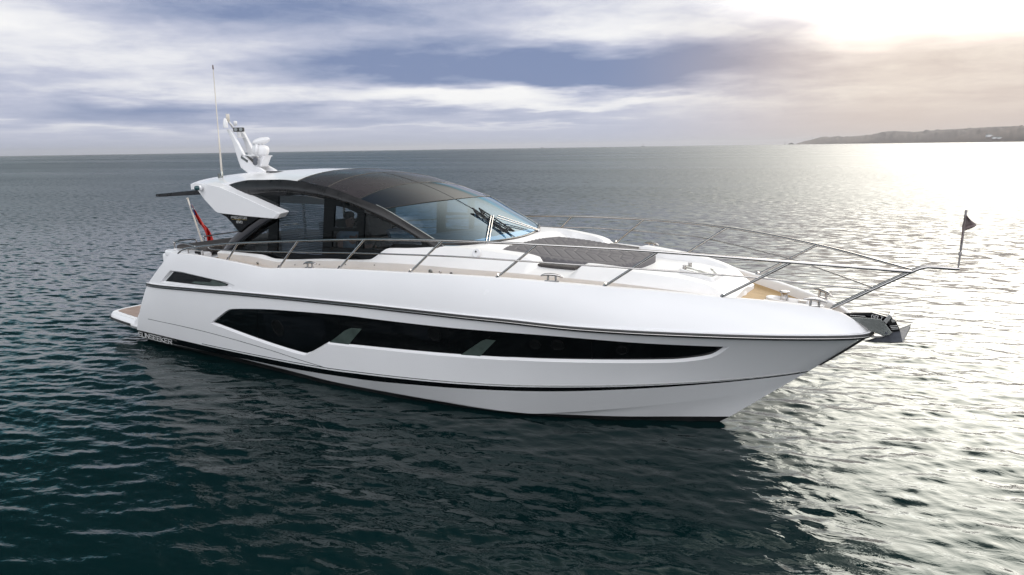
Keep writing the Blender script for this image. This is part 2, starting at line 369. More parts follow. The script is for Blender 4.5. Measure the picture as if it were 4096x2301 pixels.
# ================================================================== THE SEA
SLOPE = 1.9
def build_water():
    az = np.concatenate([np.linspace(-180, -46, 45, endpoint=False), np.linspace(-46, 46, 800), np.linspace(46, 180, 46)[1:-1]])
    rr = [0.6]; 
    while rr[-1] < 15000:
        r = rr[-1]; rr.append(r + max(0.034, min(0.00016*r*r, 0.05*r)) if r > 4 else r + 0.25)
    rr = np.array(rr); A = np.radians(az)+YAW
    RRm, AA = np.meshgrid(rr, A, indexing='ij')
    X = CAM[0] + RRm*np.sin(AA); Y = CAM[1] + RRm*np.cos(AA)
    dr = np.gradient(rr)[:, None]; da = np.gradient(np.radians(az))[None, :]
    sp = np.maximum(dr*0.6, RRm*da)
    Z = np.zeros_like(X); DX = np.zeros_like(X); DY = np.zeros_like(X)
    wind = YAW + R(180+22)
    N = 110
    lam = np.exp(rng.uniform(math.log(0.10), math.log(2.4), N)); ph = rng.uniform(0, 2*math.pi, N)
    th = wind + rng.normal(0, 0.52, N)
    for l, p, t in zip(lam, ph, th):
        k = 2*math.pi/l
        slope = 0.0188*(1.0 if l < 0.42 else (0.42/l)**0.95)*(1.0 if l > 0.25 else (l/0.25)**0.5)
        a = slope/k
        fade = np.clip((l/sp-2.2)/2.0, 0, 1)
        # waves run with a slightly wandering phase so that crests stay short
        wob = 0.9*np.sin(0.11*X+0.17*Y+p*3)+0.7*np.sin(-0.23*X+0.09*Y+p*5)
        arg = k*(X*math.sin(t)+Y*math.cos(t))+p+wob
        Z += fade*a*np.sin(arg); c = fade*a*0.75*np.cos(arg); DX += c*math.sin(t); DY += c*math.cos(t)
    # calmer and rougher patches
    pat = 0.82+0.26*np.sin(0.05*X+0.12*Y+1.0)*np.sin(0.13*X-0.045*Y)
    P = np.stack([X+DX*pat, Y+DY*pat, Z*pat], -1)
    a, b = P.shape[:2]
    me = bpy.data.meshes.new('water'); nv = a*b+1
    co = np.concatenate([P.reshape(-1, 3), [[CAM[0], CAM[1], 0]]]).astype(np.float32)
    i = np.arange(a-1)[:, None]*b; j = np.arange(b)[None, :]; j2 = (np.arange(b)+1)[None, :] % b
    q = np.stack([i+j, i+j2, i+b+j2, i+b+j], -1).reshape(-1, 4)
    tri = np.stack([np.full(b, nv-1), (np.arange(b)+1) % b, np.arange(b)], -1)
    me.vertices.add(nv); me.vertices.foreach_set('co', co.ravel())
    loops = np.concatenate([q.ravel(), tri.ravel()]).astype(np.int32); me.loops.add(len(loops)); me.loops.foreach_set('vertex_index', loops)
    st = np.concatenate([np.arange(len(q))*4, len(q)*4+np.arange(len(tri))*3]).astype(np.int32)
    me.polygons.add(len(st)); me.polygons.foreach_set('loop_start', st); me.polygons.foreach_set('use_smooth', np.ones(len(st), bool))
    me.update(calc_edges=True); me.validate()
    if me.polygons[len(q)//2].normal.z < 0: me.flip_normals()
    Mw = bpy.data.materials.new('sea_water'); Mw.use_nodes = True; t = Mw.node_tree; g = G(t); bs = t.nodes['Principled BSDF']
    pos = g.n('ShaderNodeNewGeometry').outputs['Position']
    bs.inputs['IOR'].default_value = 1.30; bs.inputs['Specular Tint'].default_value = (0.72, 1.0, 1.0, 1)
    big = g.noise(g.v('MULTIPLY', pos, (0.02, 0.03, 0)), 1.0, 3)
    g.put(bs.inputs['Base Color'], g.mix(g.sm(big, 0.3, 0.7), (0.0014, 0.0095, 0.0105), (0.0022, 0.012, 0.013)))
    rel = g.v('SUBTRACT', pos, (CAM[0], CAM[1], 0.0)); ln = g.n('ShaderNodeVectorMath', operation='LENGTH'); g.put(ln.inputs[0], rel); dist = ln.outputs['Value']
    far = g.sm(dist, 15.0, 160.0)
    rot = g.n('ShaderNodeVectorRotate', rotation_type='Z_AXIS'); g.put(rot.inputs['Vector'], pos); rot.inputs['Angle'].default_value = YAW+R(22)
    rp = rot.outputs[0]
    streak = g.noise(g.v('MULTIPLY', rp, (0.005, 0.018, 1.0)), 1.0, 4, 0.6)
    g.put(bs.inputs['Roughness'], g.m('ADD', 0.02, g.m('MULTIPLY', g.m('MULTIPLY', g.sm(dist, 8.0, 60.0), 0.29), g.sm(streak, 0.32, 0.66, 0.84, 1.0))))
    n2 = g.noise(g.v('MULTIPLY', rp, (0.55, 1.0, 1.0)), 4.5, 4, 0.55, 0.5)
    h = g.m('MULTIPLY', n2, 0.018)
    st_ = g.sm(streak, 0.36, 0.62, 0.45, 1.0)
    # beyond the modelled waves the slopes of the chop come straight from noise
    sl1 = g.n('ShaderNodeTexNoise'); g.put(sl1.inputs['Vector'], g.v('MULTIPLY', rp, (0.4, 1.0, 1.0))); sl1.inputs['Scale'].default_value = 5.0; sl1.inputs['Detail'].default_value = 5
    sl2 = g.v('SUBTRACT', sl1.outputs['Color'], (0.5, 0.5, 0.5)); sv = g.n('ShaderNodeVectorMath', operation='SCALE'); g.put(sv.inputs[0], g.v('MULTIPLY', sl2, (1, 1, 0))); g.put(sv.inputs[3], g.m('MULTIPLY', g.m('MULTIPLY', g.sm(dist, 9.0, 40.0), SLOPE), st_))
    ge = g.n('ShaderNodeNewGeometry').outputs['Normal']
    nn = g.v('NORMALIZE', g.v('ADD', ge, sv.outputs[0]))
    bn = g.n('ShaderNodeBump'); bn.inputs['Distance'].default_value = 1.0; g.put(bn.inputs['Strength'], st_); g.put(bn.inputs['Normal'], nn); g.put(bn.inputs['Height'], h)
    t.links.new(bn.outputs[0], bs.inputs['Normal'])
    me.materials.append(Mw)
    o = bpy.data.objects.new('water', me); COL.objects.link(o); tag(o, kind='structure')
build_water()

# ================================================================== THE YACHT
yacht = empty('motor_yacht', (8.0, 0, 0), label='long white motor yacht with dark glass roof floating on the calm sea', cat='yacht')

cG = Curve([(3.34, 2.00, 2.03), (3.7, 2.02, 2.04), (4.15, 2.03, 2.04), (5.09, 2.05, 2.01), (5.66, 2.05, 1.98), (6.1, 2.05, 1.955), (6.42, 2.05, 1.98), (7.82, 2.05, 2.08), (9.25, 2.03, 2.14), (10.17, 1.975, 2.17),
            (10.69, 1.91, 2.175), (11.48, 1.74, 2.155), (12.08, 1.53, 2.12), (12.74, 1.23, 2.07), (13.39, .90, 2.0), (13.85, .635, 1.95), (14.40, .31, 1.865), (14.62, .19, 1.81), (14.82, .10, 1.70), (14.97, .0, 1.58)])
cR = Curve([(2.42, 2.00, 1.34), (2.68, 2.03, 1.345), (4.11, 2.07, 1.41), (5.53, 2.10, 1.48), (6.98, 2.11, 1.54), (8.85, 2.10, 1.60), (10.0, 2.06, 1.62), (10.79, 1.98, 1.625), (11.68, 1.80, 1.60), (12.4, 1.57, 1.585), (13.04, 1.29, 1.57), (13.77, .935, 1.555),
            (14.3, .65, 1.55), (14.72, .395, 1.55), (14.88, .26, 1.55), (14.96, .15, 1.55), (15.0, 0, 1.55)])
cB = Curve([(1.55, 1.85, .27), (2.97, 1.87, .27), (3.78, 1.88, .272), (5.53, 1.90, .30), (7.33, 1.92, .36), (8.01, 1.905, .40), (9.3, 1.83, .48), (10.53, 1.64, .56), (11.31, 1.43, .62), (12.19, 1.09, .685), (13.0, .70, .755), (13.65, .36, .83), (14.1, .12, .90), (14.32, 0, .95)])
cBb = Curve([(1.55, 1.79, .10), (3.5, 1.80, .12), (4.71, 1.81, .15), (6.32, 1.825, .19), (7.91, 1.83, .275), (9.38, 1.755, .39), (10.48, 1.59, .475), (11.28, 1.395, .545), (12.32, .99, .645), (13.1, .62, .735), (13.65, .34, .81), (14.1, .11, .885), (14.29, 0, .925)])
cBt = Curve([(1.55, 1.785, .09), (3.5, 1.795, .115), (4.71, 1.80, .145), (6.0, 1.765, .115), (7.36, 1.72, .08), (8.3, 1.65, .085), (9.25, 1.555, .09), (10.32, 1.35, .06), (10.68, 1.235, .05), (11.3, 1.06, .13), (12.07, .79, .255), (12.8, .50, .39), (13.63, .15, .57), (13.95, 0, .645)])
cBo = Curve([(1.55, 1.775, .085), (3.5, 1.785, .11), (4.71, 1.79, .14), (6.0, 1.755, .11), (7.36, 1.71, .075), (8.3, 1.64, .075), (9.25, 1.535, .07), (10.32, 1.325, .045), (10.7, 1.20, .045), (11.09, 1.05, .055), (12.01, .655, .072), (12.7, .30, .09), (13.32, 0, .11)])
cW = Curve([(1.55, 1.60, -.03), (3.05, 1.61, -.02), (5, 1.62, -.05), (6.76, 1.66, -.05), (8.08, 1.60, -.05), (9.16, 1.44, -.05), (10.29, 1.20, -.05), (11.08, .95, -.05), (12.01, .56, -.05), (12.7, .22, -.05), (13.10, 0, -.05)])
cK = Curve([(1.55, .02, -.75), (8, .02, -.80), (11, .01, -.62), (12.3, .0, -.35)])
TU = 1-(1-np.linspace(0, 1, 150))**1.35
def strip(mb, c1, c2, ns=6, bulge=None, mi=0, T=TU):
    a, b = c1(T), c2(T); P = np.zeros((len(T), ns+1, 3))
    for j in range(ns+1):
        s = j/ns; P[:, j] = a*(1-s)+b*s
        if bulge is not None: P[:, j, 1] -= bulge(T)*4*s*(1-s)
    P[:, :, 1] = np.minimum(P[:, :, 1], 0); mb.grid(P, mi); return mb
def bulge_low(t): return np.interp(t, [0, .35, .6, .85, .97, 1], [.035, .03, .0, -.045, -.03, 0])
def bulge_up(t): return np.interp(t, [0, .3, .8, .96, 1], [.015, .015, .03, .03, 0])
def surf(c1, c2, bl):
    def f(t, s):
        t = np.asarray(t, float); s = np.asarray(s, float); sc = s[..., None]
        P = c1(t)*(1-sc)+c2(t)*sc; P[..., 1] = np.minimum(P[..., 1]-bl(t)*4*s*(1-s), 0); return P
    return f
lowS, upS = surf(cR, cB, bulge_low), surf(cG, cR, bulge_up)
def inv(f, px, py):                                          # (t, s) on a hull surface for a pixel of the photograph
    tt, ss = np.meshgrid(np.linspace(0, 1, 140), np.linspace(0, 1, 20), indexing='ij'); q = proj(f(tt, ss)); e = ((q-[px, py])**2).sum(-1); k = np.unravel_index(e.argmin(), e.shape)
    w = np.array([tt[k], ss[k]])
    for _ in range(12):
        r = proj(f(w[0], w[1]))-[px, py]; J = np.stack([(proj(f(*(w+dv)))-[px, py]-r)/1e-5 for dv in (np.array([1e-5, 0]), np.array([0, 1e-5]))], 1)
        w = w - np.clip(np.linalg.lstsq(J, r, rcond=None)[0], -.05, .05); w = np.clip(w, -.002, 1.002)
    return w
KT = 13.0                                                    # metres per unit t
def hull_panel(f, ks, holes):
    """One side of the hull with openings; holes are outlines in (t*KT, s*ks)."""
    ns = 14; outer = [(t*KT, 0) for t in TU] + [(KT, s*ks/ns) for s in range(1, ns)] + [(t*KT, ks) for t in TU[::-1]] + [(0, s*ks/ns) for s in range(ns-1, 0, -1)]
    pts = [(t*KT, j*ks/ns) for t in TU[1:-1] for j in range(1, ns)]
    def near(p): return any(min((p[0]-h[0])**2+(p[1]-h[1])**2 for h in H) < 0.02**2 for H in holes)
    pts = [p for p in pts if not near(p)]
    return cdt(outer, holes, pts)
def unit(v): return v/(np.linalg.norm(v, axis=-1, keepdims=True)+1e-12)
def surf_normal(f, t, s):
    e = 1e-3; t = np.clip(t, e, 1-2*e); s = np.clip(s, e, 1-e)
    n = np.cross(f(t+e, s)-f(t-e, s), f(t, s+e)-f(t, s-e)); n = unit(n); n = np.where(n[..., 1:2] > 0, -n, n); return n
def smooth_loop(pts, corners, n=5):
    """Outline in 2-D: points flagged as corners stay sharp, the rest is a curve."""
    out = []; N = len(pts); k0 = corners[0]; seq = [(k0+i) % N for i in range(N)] + [k0]; run = [seq[0]]
    for i in seq[1:]:
        run.append(i)
        if i in corners:
            sp = spline([np.asarray(pts[j], float) for j in run], n) if len(run) > 2 else dense([pts[run[0]], pts[run[1]]], 0.12, False)+[np.asarray(pts[run[1]])]
            out += sp[:-1]; run = [i]
    return out

WIN = [(840, 1293), (875, 1267), (907, 1243), (933, 1236), (1030, 1236), (1126, 1241), (1359, 1260), (1499, 1277), (1731, 1304), (2000, 1328), (2266, 1349), (2638, 1377), (2918, 1388),
       (2871, 1420), (2825, 1436), (2732, 1448), (2638, 1452), (2359, 1451.5), (2079, 1443), (2000, 1440), (1829, 1428.5), (1396, 1387), (1308, 1376.5), (1261, 1404), (1229, 1418.5), (1196, 1417), (1033, 1365)]
GILL = [(640, 1129), (681, 1082), (722, 1087), (911, 1130), (938, 1143), (925, 1156), (780, 1147)]
def ts(f, L, ks): return [np.array([w[0]*KT, w[1]*ks]) for w in (inv(f, *q) for q in L)]
KL, KU = 1.15, 0.65
win_loop = smooth_loop(ts(lowS, WIN, KL), [0, 12, 22], 6)
gill_loop = dense(ts(upS, GILL, KU), 0.08)
def hull_side(f, ks, holes, recess, shrink):
    V, F = hull_panel(f, ks, holes); t = np.array([v[0]/KT for v in V]); s = np.array([v[1]/ks for v in V]); P = f(t, s); Nn = surf_normal(f, t, s)
    walls = []; inner = []
    for h, d, sh in zip(holes, recess, shrink):
        hi = offset_poly(h, sh); a = np.array(h); b = np.array(hi)
        Pa = f(a[:, 0]/KT, a[:, 1]/ks); Pb = f(b[:, 0]/KT, b[:, 1]/ks) - surf_normal(f, b[:, 0]/KT, b[:, 1]/ks)*d
        walls.append((Pa, Pb)); inner.append([np.array(q) for q in hi])
    return P, Nn, F, walls, inner
mbs = MB(); nrm = []
for f, ks, holes, rc, sh in ((lowS, KL, [win_loop], [.045], [.022]), (upS, KU, [gill_loop], [.05], [.03])):
    P, Nn, F, walls, inn = hull_side(f, ks, holes, rc, sh)
    for sgn in (1, -1):
        mm_ = np.array([1, sgn, 1]); mbs.add(P*mm_, F if sgn > 0 else [q[::-1] for q in F]); nrm += list(Nn*mm_)
        for Pa, Pb in walls:
            n = len(Pa); k = len(mbs.v); vv = np.concatenate([Pa, Pb])*mm_; 
            mbs.add(vv, [(i, (i+1) % n, n+(i+1) % n, n+i) for i in range(n)], 0, False)
            nrm += [(0, -sgn, 0)]*(2*n)
    if f is lowS: win_inner = inn[0]
    else: gill_inner = inn[0]
# orient faces outwards by hand, so that the analytic normals hold
for i, fc in enumerate(mbs.f):
    a, b, c = (np.array(mbs.v[q]) for q in fc[:3]); nn = np.cross(b-a, c-a)
    if nn @ np.array(nrm[fc[0]]) < 0 and mbs.sm[i]: mbs.f[i] = fc[::-1]
smooth_f = [i for i, q in enumerate(mbs.sm) if q]; flat_f = [i for i, q in enumerate(mbs.sm) if not q]
hb = MB(); hb.v = mbs.v; hb.f = [mbs.f[i] for i in smooth_f]; hb.mi = [0]*len(hb.f); hb.sm = [True]*len(hb.f)
hull = hb.build('hull', 'white', yacht, flip=False, normals=nrm)
rv = MB(); rv.v = mbs.v; rv.f = [mbs.f[i] for i in flat_f]; rv.mi = [0]*len(rv.f); rv.sm = [False]*len(rv.f)
# remove loose verts by welding into a new mesh
used = sorted({q for f_ in rv.f for q in f_}); mp = {q: i for i, q in enumerate(used)}; rv.v = [rv.v[q] for q in used]; rv.f = [tuple(mp[q] for q in f_) for f_ in rv.f]
rv.build('window_reveal', 'white', hull, flip=False)

lo = MB(); strip(lo, cBb, cBt, 4); strip(lo, cBt, cBo, 4); lo.mirror(True); lo.build('lower_hull', 'white', yacht, auto=25)
bd = MB(); strip(bd, cB, cBb, 2); bd.mirror(True); bd.build('hull_stripe', 'black', yacht)
an = MB(); strip(an, cBo, cW, 2); strip(an, cW, cK, 3); an.mirror(True); an.build('antifouled_bottom', 'anti', yacht)
# transom: a rounded quarter, then straight across
tr = MB(); rows = []
for k in range(22):
    if k < 9: s = k/8; P0 = upS(0.0, s)
    else: s = (k-8)/13; P0 = lowS(0.0, s)
    row = [P0, P0+[-.035, .06, 0], P0+[-.05, .16, 0]]; row += [np.array([row[-1][0], yy*abs(row[-1][1])/1.0, P0[2]]) for yy in np.linspace(-.8, .8, 9)]
    row += [np.array([q[0], -q[1], q[2]]) for q in row[2::-1]]; rows.append(row)
tr.grid(rows); tr.build('transom', 'white', yacht)

# rub rail with a steel strip
T2 = 1-(1-np.linspace(0, 1, 170))**1.5
rp = cR(T2); on = unit(np.stack([np.gradient(rp[:, 1]), -np.gradient(rp[:, 0]), 0*rp[:, 0]], -1)); on[-1] = (1, 0, 0)
def swept(mb, pts, prof, on):                                # sweep a (out, up) profile along a rail
    mb.grid([[p + o*a + np.array([0, 0, b]) for a, b in prof] for p, o in zip(pts, on)], closev=True); return mb
rr_ = MB(); swept(rr_, rp, [(-.01, .030), (.022, .028), (.034, .012), (.034, -.014), (.022, -.030), (-.01, -.032)], on); rr_.mirror(True)
rub = rr_.build('rub_rail', 'rubber', yacht, auto=40)
ss = MB(); swept(ss, rp, [(.030, .004), (.041, .003), (.043, -.003), (.040, -.008), (.030, -.008)], on); ss.mirror(True); ss.build('steel_strip', 'steel', rub)
s3 = MB(); swept(s3, rp + np.array([0, 0, .034]), [(-.01, .006), (.018, .005), (.018, -.006), (-.01, -.006)], on); s3.mirror(True); s3.build('steel_strip', 'plastic', rub)
# moulded lines on the topsides
ln = MB(); L = [lowS(*inv(lowS, *q)) for q in [(592, 1276), (800, 1322), (1033, 1386), (1200, 1440), (1312, 1474)]]
ln.tube(spline(L, 8), .006, 5); ln.mirror(); ln.build('moulded_crease', 'dsteel', yacht)
ps = MB(); T3 = np.linspace(0.18, 0.99, 90); ps.tube([lowS(t, .972)+[0, -.001, 0] for t in T3], .0075, 5); ps.mirror(); ps.build('pinstripe', 'dsteel', yacht)

# hull windows
def panel_on(f, ks, loop, depth, step=0.12):
    loop = [np.asarray(q) for q in loop]; a = np.array(loop); x0, x1, y0, y1 = a[:, 0].min(), a[:, 0].max(), a[:, 1].min(), a[:, 1].max()
    pts = [(x, y) for x in np.arange(x0, x1, step) for y in np.arange(y0, y1, step) if inside((x, y), loop) and min(((q-[x, y])**2).sum() for q in loop) > (step*.3)**2]
    V, F = cdt(loop, [], pts); t = np.array([v[0]/KT for v in V]); s = np.array([v[1]/ks for v in V])
    Nn = surf_normal(f, t, s); P = f(t, s)-Nn*depth
    F = [q if np.cross(P[q[1]]-P[q[0]], P[q[2]]-P[q[0]]) @ Nn[q[0]] > 0 else q[::-1] for q in F]
    return P, F, Nn
def hull_glass(f, ks, loop, depth, name, m_, parent, step=0.12):
    P, F, Nn = panel_on(f, ks, loop, depth, step); out = None
    for sg in (1, -1):
        b = MB(); k = np.array([1, sg, 1]); b.add(P*k, F if sg > 0 else [q[::-1] for q in F])
        o = b.build(name, m_, parent if sg > 0 else PORT.get(parent.name, parent), flip=False, normals=Nn*k)
        if sg > 0: out = o
        else: PORT[out.name] = o
    return out
hwin = hull_glass(lowS, KL, win_inner, .043, 'hull_window', 'winblack', yacht)
for quad in ([(1307, 1377), (1386, 1386), (1441, 1319), (1401, 1315), (1374, 1325)], [(1831, 1430), (1914, 1434), (1979, 1368), (1940, 1363), (1921, 1370)]):
    hull_glass(lowS, KL, ts(lowS, quad, KL), .034, 'sheen_glass_panel', 'winsheen', hwin)
for room in ([(1044, 1258), (1290, 1277), (1298, 1318), (1280, 1370), (1215, 1398), (1060, 1354)], [(1465, 1290), (1640, 1303), (1760, 1320), (1715, 1368), (1460, 1333)]):
    hull_glass(lowS, KL, ts(lowS, room, KL), .040, 'window_pane', 'winroom', hwin)
for (px, py, r) in ((1103, 1316, .155), (1732, 1342, .12), (2136, 1386, .085), (2228, 1389, .095), (2488, 1410, .085)):
    c = inv(lowS, px, py); C0 = lowS(*c)-surf_normal(lowS, *c)*.034; n = surf_normal(lowS, *c); w = MB()
    w.lathe([(r, -.006), (r, -.001), (r*.98, .0), (r*.74, .0), (r*.71, -.003)], C0, n, 28); w.mirror(); w.build('porthole', 'winrim', hwin)
for a, b in (((1019, 1245), (1027, 1360)), ((1344, 1263), (1352, 1345)), ((1437, 1272), (1390, 1318)), ((1782, 1312), (1795, 1424)), ((2363, 1358), (2368, 1448)), ((1990, 1330), (1932, 1370))):
    w = MB(); ca, cb = inv(lowS, *a), inv(lowS, *b); w.tube([lowS(*(ca*(1-k)+cb*k))-surf_normal(lowS, *(ca*(1-k)+cb*k))*.041 for k in np.linspace(0, 1, 6)], .004, 4); w.mirror(); w.build('window_joint', 'winrim', hwin)
# engine-room air vent behind the quarter
vent = hull_glass(upS, KU, gill_inner, .048, 'side_vent', 'plastic', yacht, .08)
hull_glass(upS, KU, ts(upS, [(654, 1126), (689, 1086), (722, 1089), (826, 1112), (905, 1138), (900, 1145), (842, 1147), (740, 1136)], KU), .040, 'vent_glass', 'winblack', vent, .08)
hull_glass(upS, KU, ts(upS, [(757, 1133), (770, 1127), (832, 1130), (845, 1120), (900, 1139), (896, 1144), (842, 1145)], KU), .034, 'sheen_glass_panel', 'winsheen', vent, .08)

# ---- bathing platform
pm = MB()
def plat(z, ins=0.0):
    half = [(2.05, 1.83-ins), (1.5, 1.84-ins), (1.0, 1.80-ins), (.55, 1.745-ins), (.30, 1.70-ins), (.16+ins*.4, 1.62-ins), (.07+ins*.7, 1.48-ins), (.02+ins, 1.25-ins), (.0+ins, .8), (.0+ins, 0)]
    sp_ = [p for p in spline([np.array([a, -b, z]) for a, b in half], 5)]; return sp_ + [p*[1, -1, 1] for p in sp_[-2::-1]]
pm.grid([plat(.24, .22), plat(.26, .04), plat(.33, -.01), plat(.41, .0), plat(.455, .035), plat(.462, .07)])
pm.add(plat(.462, .07), [tuple(range(len(plat(.46))))]); platform = pm.build('swim_platform', 'white', yacht, auto=40)
tm = MB(); top = plat(.466, .16); tm.add(top, [tuple(range(len(top)))], 0, False); tm.build('teak_inlay', 'greyteak', platform)
bs_ = MB(); pl = plat(.345, -.012); bs_.tube(pl[7:-7], .024, 6); bs_.build('bumper_strip', 'rubber', platform)

w = MB(); w.prism([at(*q, Y=-1.845) for q in [(560, 1243), (568, 1257), (592, 1277), (575, 1297), (538, 1303), (536, 1285), (548, 1270)]], (0, .30, 0)); w.mirror(); w.build('platform_fairing', 'white', platform, bevel=.015)

# ---- stroke lettering
GL = {'S': [[(1, 1), (0, 1), (0, .5), (1, .5), (1, 0), (0, 0)]], 'U': [[(0, 1), (0, 0), (1, 0), (1, 1)]], 'N': [[(0, 0), (0, 1), (1, 0), (1, 1)]], 'E': [[(1, 1), (0, 1), (0, 0), (1, 0)], [(0, .5), (.85, .5)]],
      'K': [[(0, 1), (0, 0)], [(1, 1), (.1, .5), (1, 0)]], 'R': [[(0, 0), (0, 1), (1, 1), (1, .5), (.1, .5)], [(.5, .5), (1, 0)]], 'P': [[(0, 0), (0, 1), (1, 1), (1, .45), (0, .45)]],
      'D': [[(0, 0), (0, 1), (.75, 1), (1, .75), (1, .25), (.75, 0), (0, 0)]], 'A': [[(0, 0), (0, .7), (.3, 1), (1, 1), (1, 0)], [(0, .45), (1, .45)]], 'T': [[(0, 1), (1, 1)], [(.5, 1), (.5, 0)]],
      'O': [[(0, 0), (0, 1), (1, 1), (1, 0), (0, 0)]], 'V': [[(0, 1), (.5, 0), (1, 1)]], '5': [[(1, 1), (0, 1), (0, .55), (1, .55), (1, 0), (0, 0)]], '0': [[(0, 0), (0, 1), (1, 1), (1, 0), (0, 0)]], 'L': [[(0, 1), (0, 0), (1, 0)]]}
def letters(mb, text, f, h, w, gap, th, out):
    """f(x, y) gives the point on the surface for a position along / across the line of text."""
    x = 0.0
    for ch in text:
        for line in GL.get(ch, []):
            for (a, b) in zip(line[:-1], line[1:]):
                A, B = np.array([x+a[0]*w, a[1]*h]), np.array([x+b[0]*w, b[1]*h]); d = unit(B-A); n = np.array([-d[1], d[0]])*th/2; A = A-d*th/2; B = B+d*th/2
                mb.prism([np.asarray(f(*(A+n))), np.asarray(f(*(A-n))), np.asarray(f(*(B-n))), np.asarray(f(*(B+n)))], out)
        x += w+gap
    return x
nm = MB(); Pa, Pb = at(557, 1344, Y=-1.86), at(692, 1378, Y=-1.86)
ex = unit(Pb-Pa); ez = np.array([0, 0, 1.0]); wl = np.linalg.norm(Pb-Pa)/9*.80
letters(nm, 'SUNSEEKER', lambda x, y: Pa+ex*x+ez*y, .088, wl, wl*.25, .011, (0, -.010, 0)); nm.build('lettering', 'silver', yacht)

# ---- gunwale, bulwark and deck
TG = 1-(1-np.linspace(0, 1, 140))**1.4
gp = cG(TG); gn = unit(np.stack([-np.gradient(gp[:, 1]), np.gradient(gp[:, 0]), 0*gp[:, 0]], -1))
DEPTH = -np.interp(gp[:, 0], [12.8, 13.8], [.10, .112])
def inward(d, dz):
    q = gp + gn*d; q[:, 2] += dz; q[:, 1] = np.minimum(q[:, 1], -.004); return q
gm = MB(); gm.grid(np.stack([gp, inward(.012, .012), inward(.05, .014), inward(.068, .004), inward(.075, DEPTH)], 1)); gm.mirror(True); gm.build('gunwale', 'deckwhite', yacht, auto=40)
ib = inward(.075, DEPTH); dk = MB()
for sgn in (1, -1):
    fs = []
    rows = [[np.array([p[0], sgn*p[1]*k, p[2]]) for k in (1.0, .80, .72, 0.0)] for p in ib]
    for i in range(len(rows)-1):
        if rows[i][0][0] > 9.6: dk.grid([rows[i], rows[i+1]], 0, True)
        else: dk.grid([rows[i][:3], rows[i+1][:3]], 0, True)
dk.build('teak_deck', 'teak', yacht, weld=True)

# ---- coachroof: side moulding, shoulder, side coamings and foredeck
def KX(L): return Curve(L)
t1 = KX([(4.32, 1.69, 2.06), (5.2, 1.69, 2.06), (5.7, 1.69, 2.03), (5.98, 1.69, 2.015), (6.24, 1.69, 2.045), (8.24, 1.68, 2.175), (9.21, 1.66, 2.20), (10.33, 1.60, 2.20), (11.54, 1.39, 2.165), (12.33, 1.15, 2.105), (13.03, .82, 2.01), (13.36, .60, 1.955), (13.44, .50, 1.93)])
t2 = KX([(4.32, 1.61, 2.09), (5.48, 1.61, 2.095), (5.87, 1.61, 2.05), (7.16, 1.60, 2.14), (8.10, 1.59, 2.20), (8.16, 1.58, 2.23), (8.48, 1.56, 2.395), (8.85, 1.52, 2.415), (9.38, 1.46, 2.455), (9.77, 1.43, 2.46), (10.42, 1.34, 2.415), (10.84, 1.25, 2.345), (10.92, 1.24, 2.24), (11.46, 1.15, 2.22), (11.56, 1.13, 2.30), (11.94, 1.06, 2.28), (12.63, .90, 2.215), (13.09, .70, 2.125), (13.37, .52, 1.96), (13.44, .48, 1.93)])
XS = np.unique(np.concatenate([np.linspace(4.32, 13.44, 190), [8.1, 8.16, 10.84, 10.88, 10.92, 11.46, 11.5, 11.56]]))
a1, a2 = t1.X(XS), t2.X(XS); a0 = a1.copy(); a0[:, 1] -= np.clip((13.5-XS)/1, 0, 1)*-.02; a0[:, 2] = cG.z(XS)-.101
cs = MB(); cs.grid(np.stack([a0, a1], 1)); cs.mirror(); cs.build('coachroof_side', 'warmshade', yacht)
cm = MB(); am = (a1+a2)/2; am[:, 1] -= .02
cm.grid(np.stack([a1, am, a2], 1)); fwd = XS >= 9.30
def coach_z(x): return np.interp(x, [9.3, 9.8, 10.2, 10.6, 11.6, 12.1, 12.6, 13.1, 13.4, 13.5], [2.45, 2.44, 2.34, 2.26, 2.18, 2.16, 2.155, 2.10, 2.0, 1.93])
f2 = a2[fwd]; xf = XS[fwd]; wdt = np.interp(xf, [9.3, 9.9, 10.2, 11, 13.0, 13.5], [.04, .10, .20, .22, .14, .06])
f3 = f2.copy(); f3[:, 1] += wdt; f3[:, 2] += np.interp(xf, [9.3, 13.5], [.012, .004]); f4 = f3.copy(); f4[:, 1] += .06; f4[:, 2] = np.minimum(f3[:, 2]-.004, coach_z(xf)+.004)
rows = []
for i in range(len(xf)):
    r = [f2[i], f3[i], f4[i]]; y4 = abs(f4[i][1])
    for k in (.8, .6, .4, .2, 0): r.append(np.array([xf[i], -y4*k, coach_z(xf[i])*(1-k*k)+f4[i][2]*k*k]))
    rows.append(r)
rows.append([np.array([p[0]+.012, p[1], 1.76]) for p in rows[-1]])
cm.grid(rows); cm.mirror(True); cm.build('coachroof', 'deckwhite', yacht, auto=35)
# rounded nose where the coachroof meets the foredeck, with shallow steps
for (xa, xb, yy, z0) in ((12.95, 13.36, .42, 2.07), (13.02, 13.45, .40, 1.985)):
    nb = MB(); rows = []
    for h, k in ((-.16, 1.06), (-.02, 1.0), (.0, .95)):
        rows.append([np.array([xa + (xb-xa)*math.cos(t)*k, yy*k*math.sin(t), z0+h - .04*math.cos(t)]) for t in np.linspace(-math.pi/2, math.pi/2, 19)])
    nb.grid(rows); nb.add(rows[-1], [tuple(range(19))]); nb.build('foredeck_step', 'deckwhite', yacht, auto=50)
# dark footwell beside the sunpad
for sg in (1, -1):
    w = MB(); w.prism([(10.90, -1.20*sg, 2.285), (11.44, -1.12*sg, 2.262), (11.44, -.98*sg, 2.262), (10.90, -1.0*sg, 2.285)], (0, 0, -.03)); w.build('step_well', 'brown', yacht)

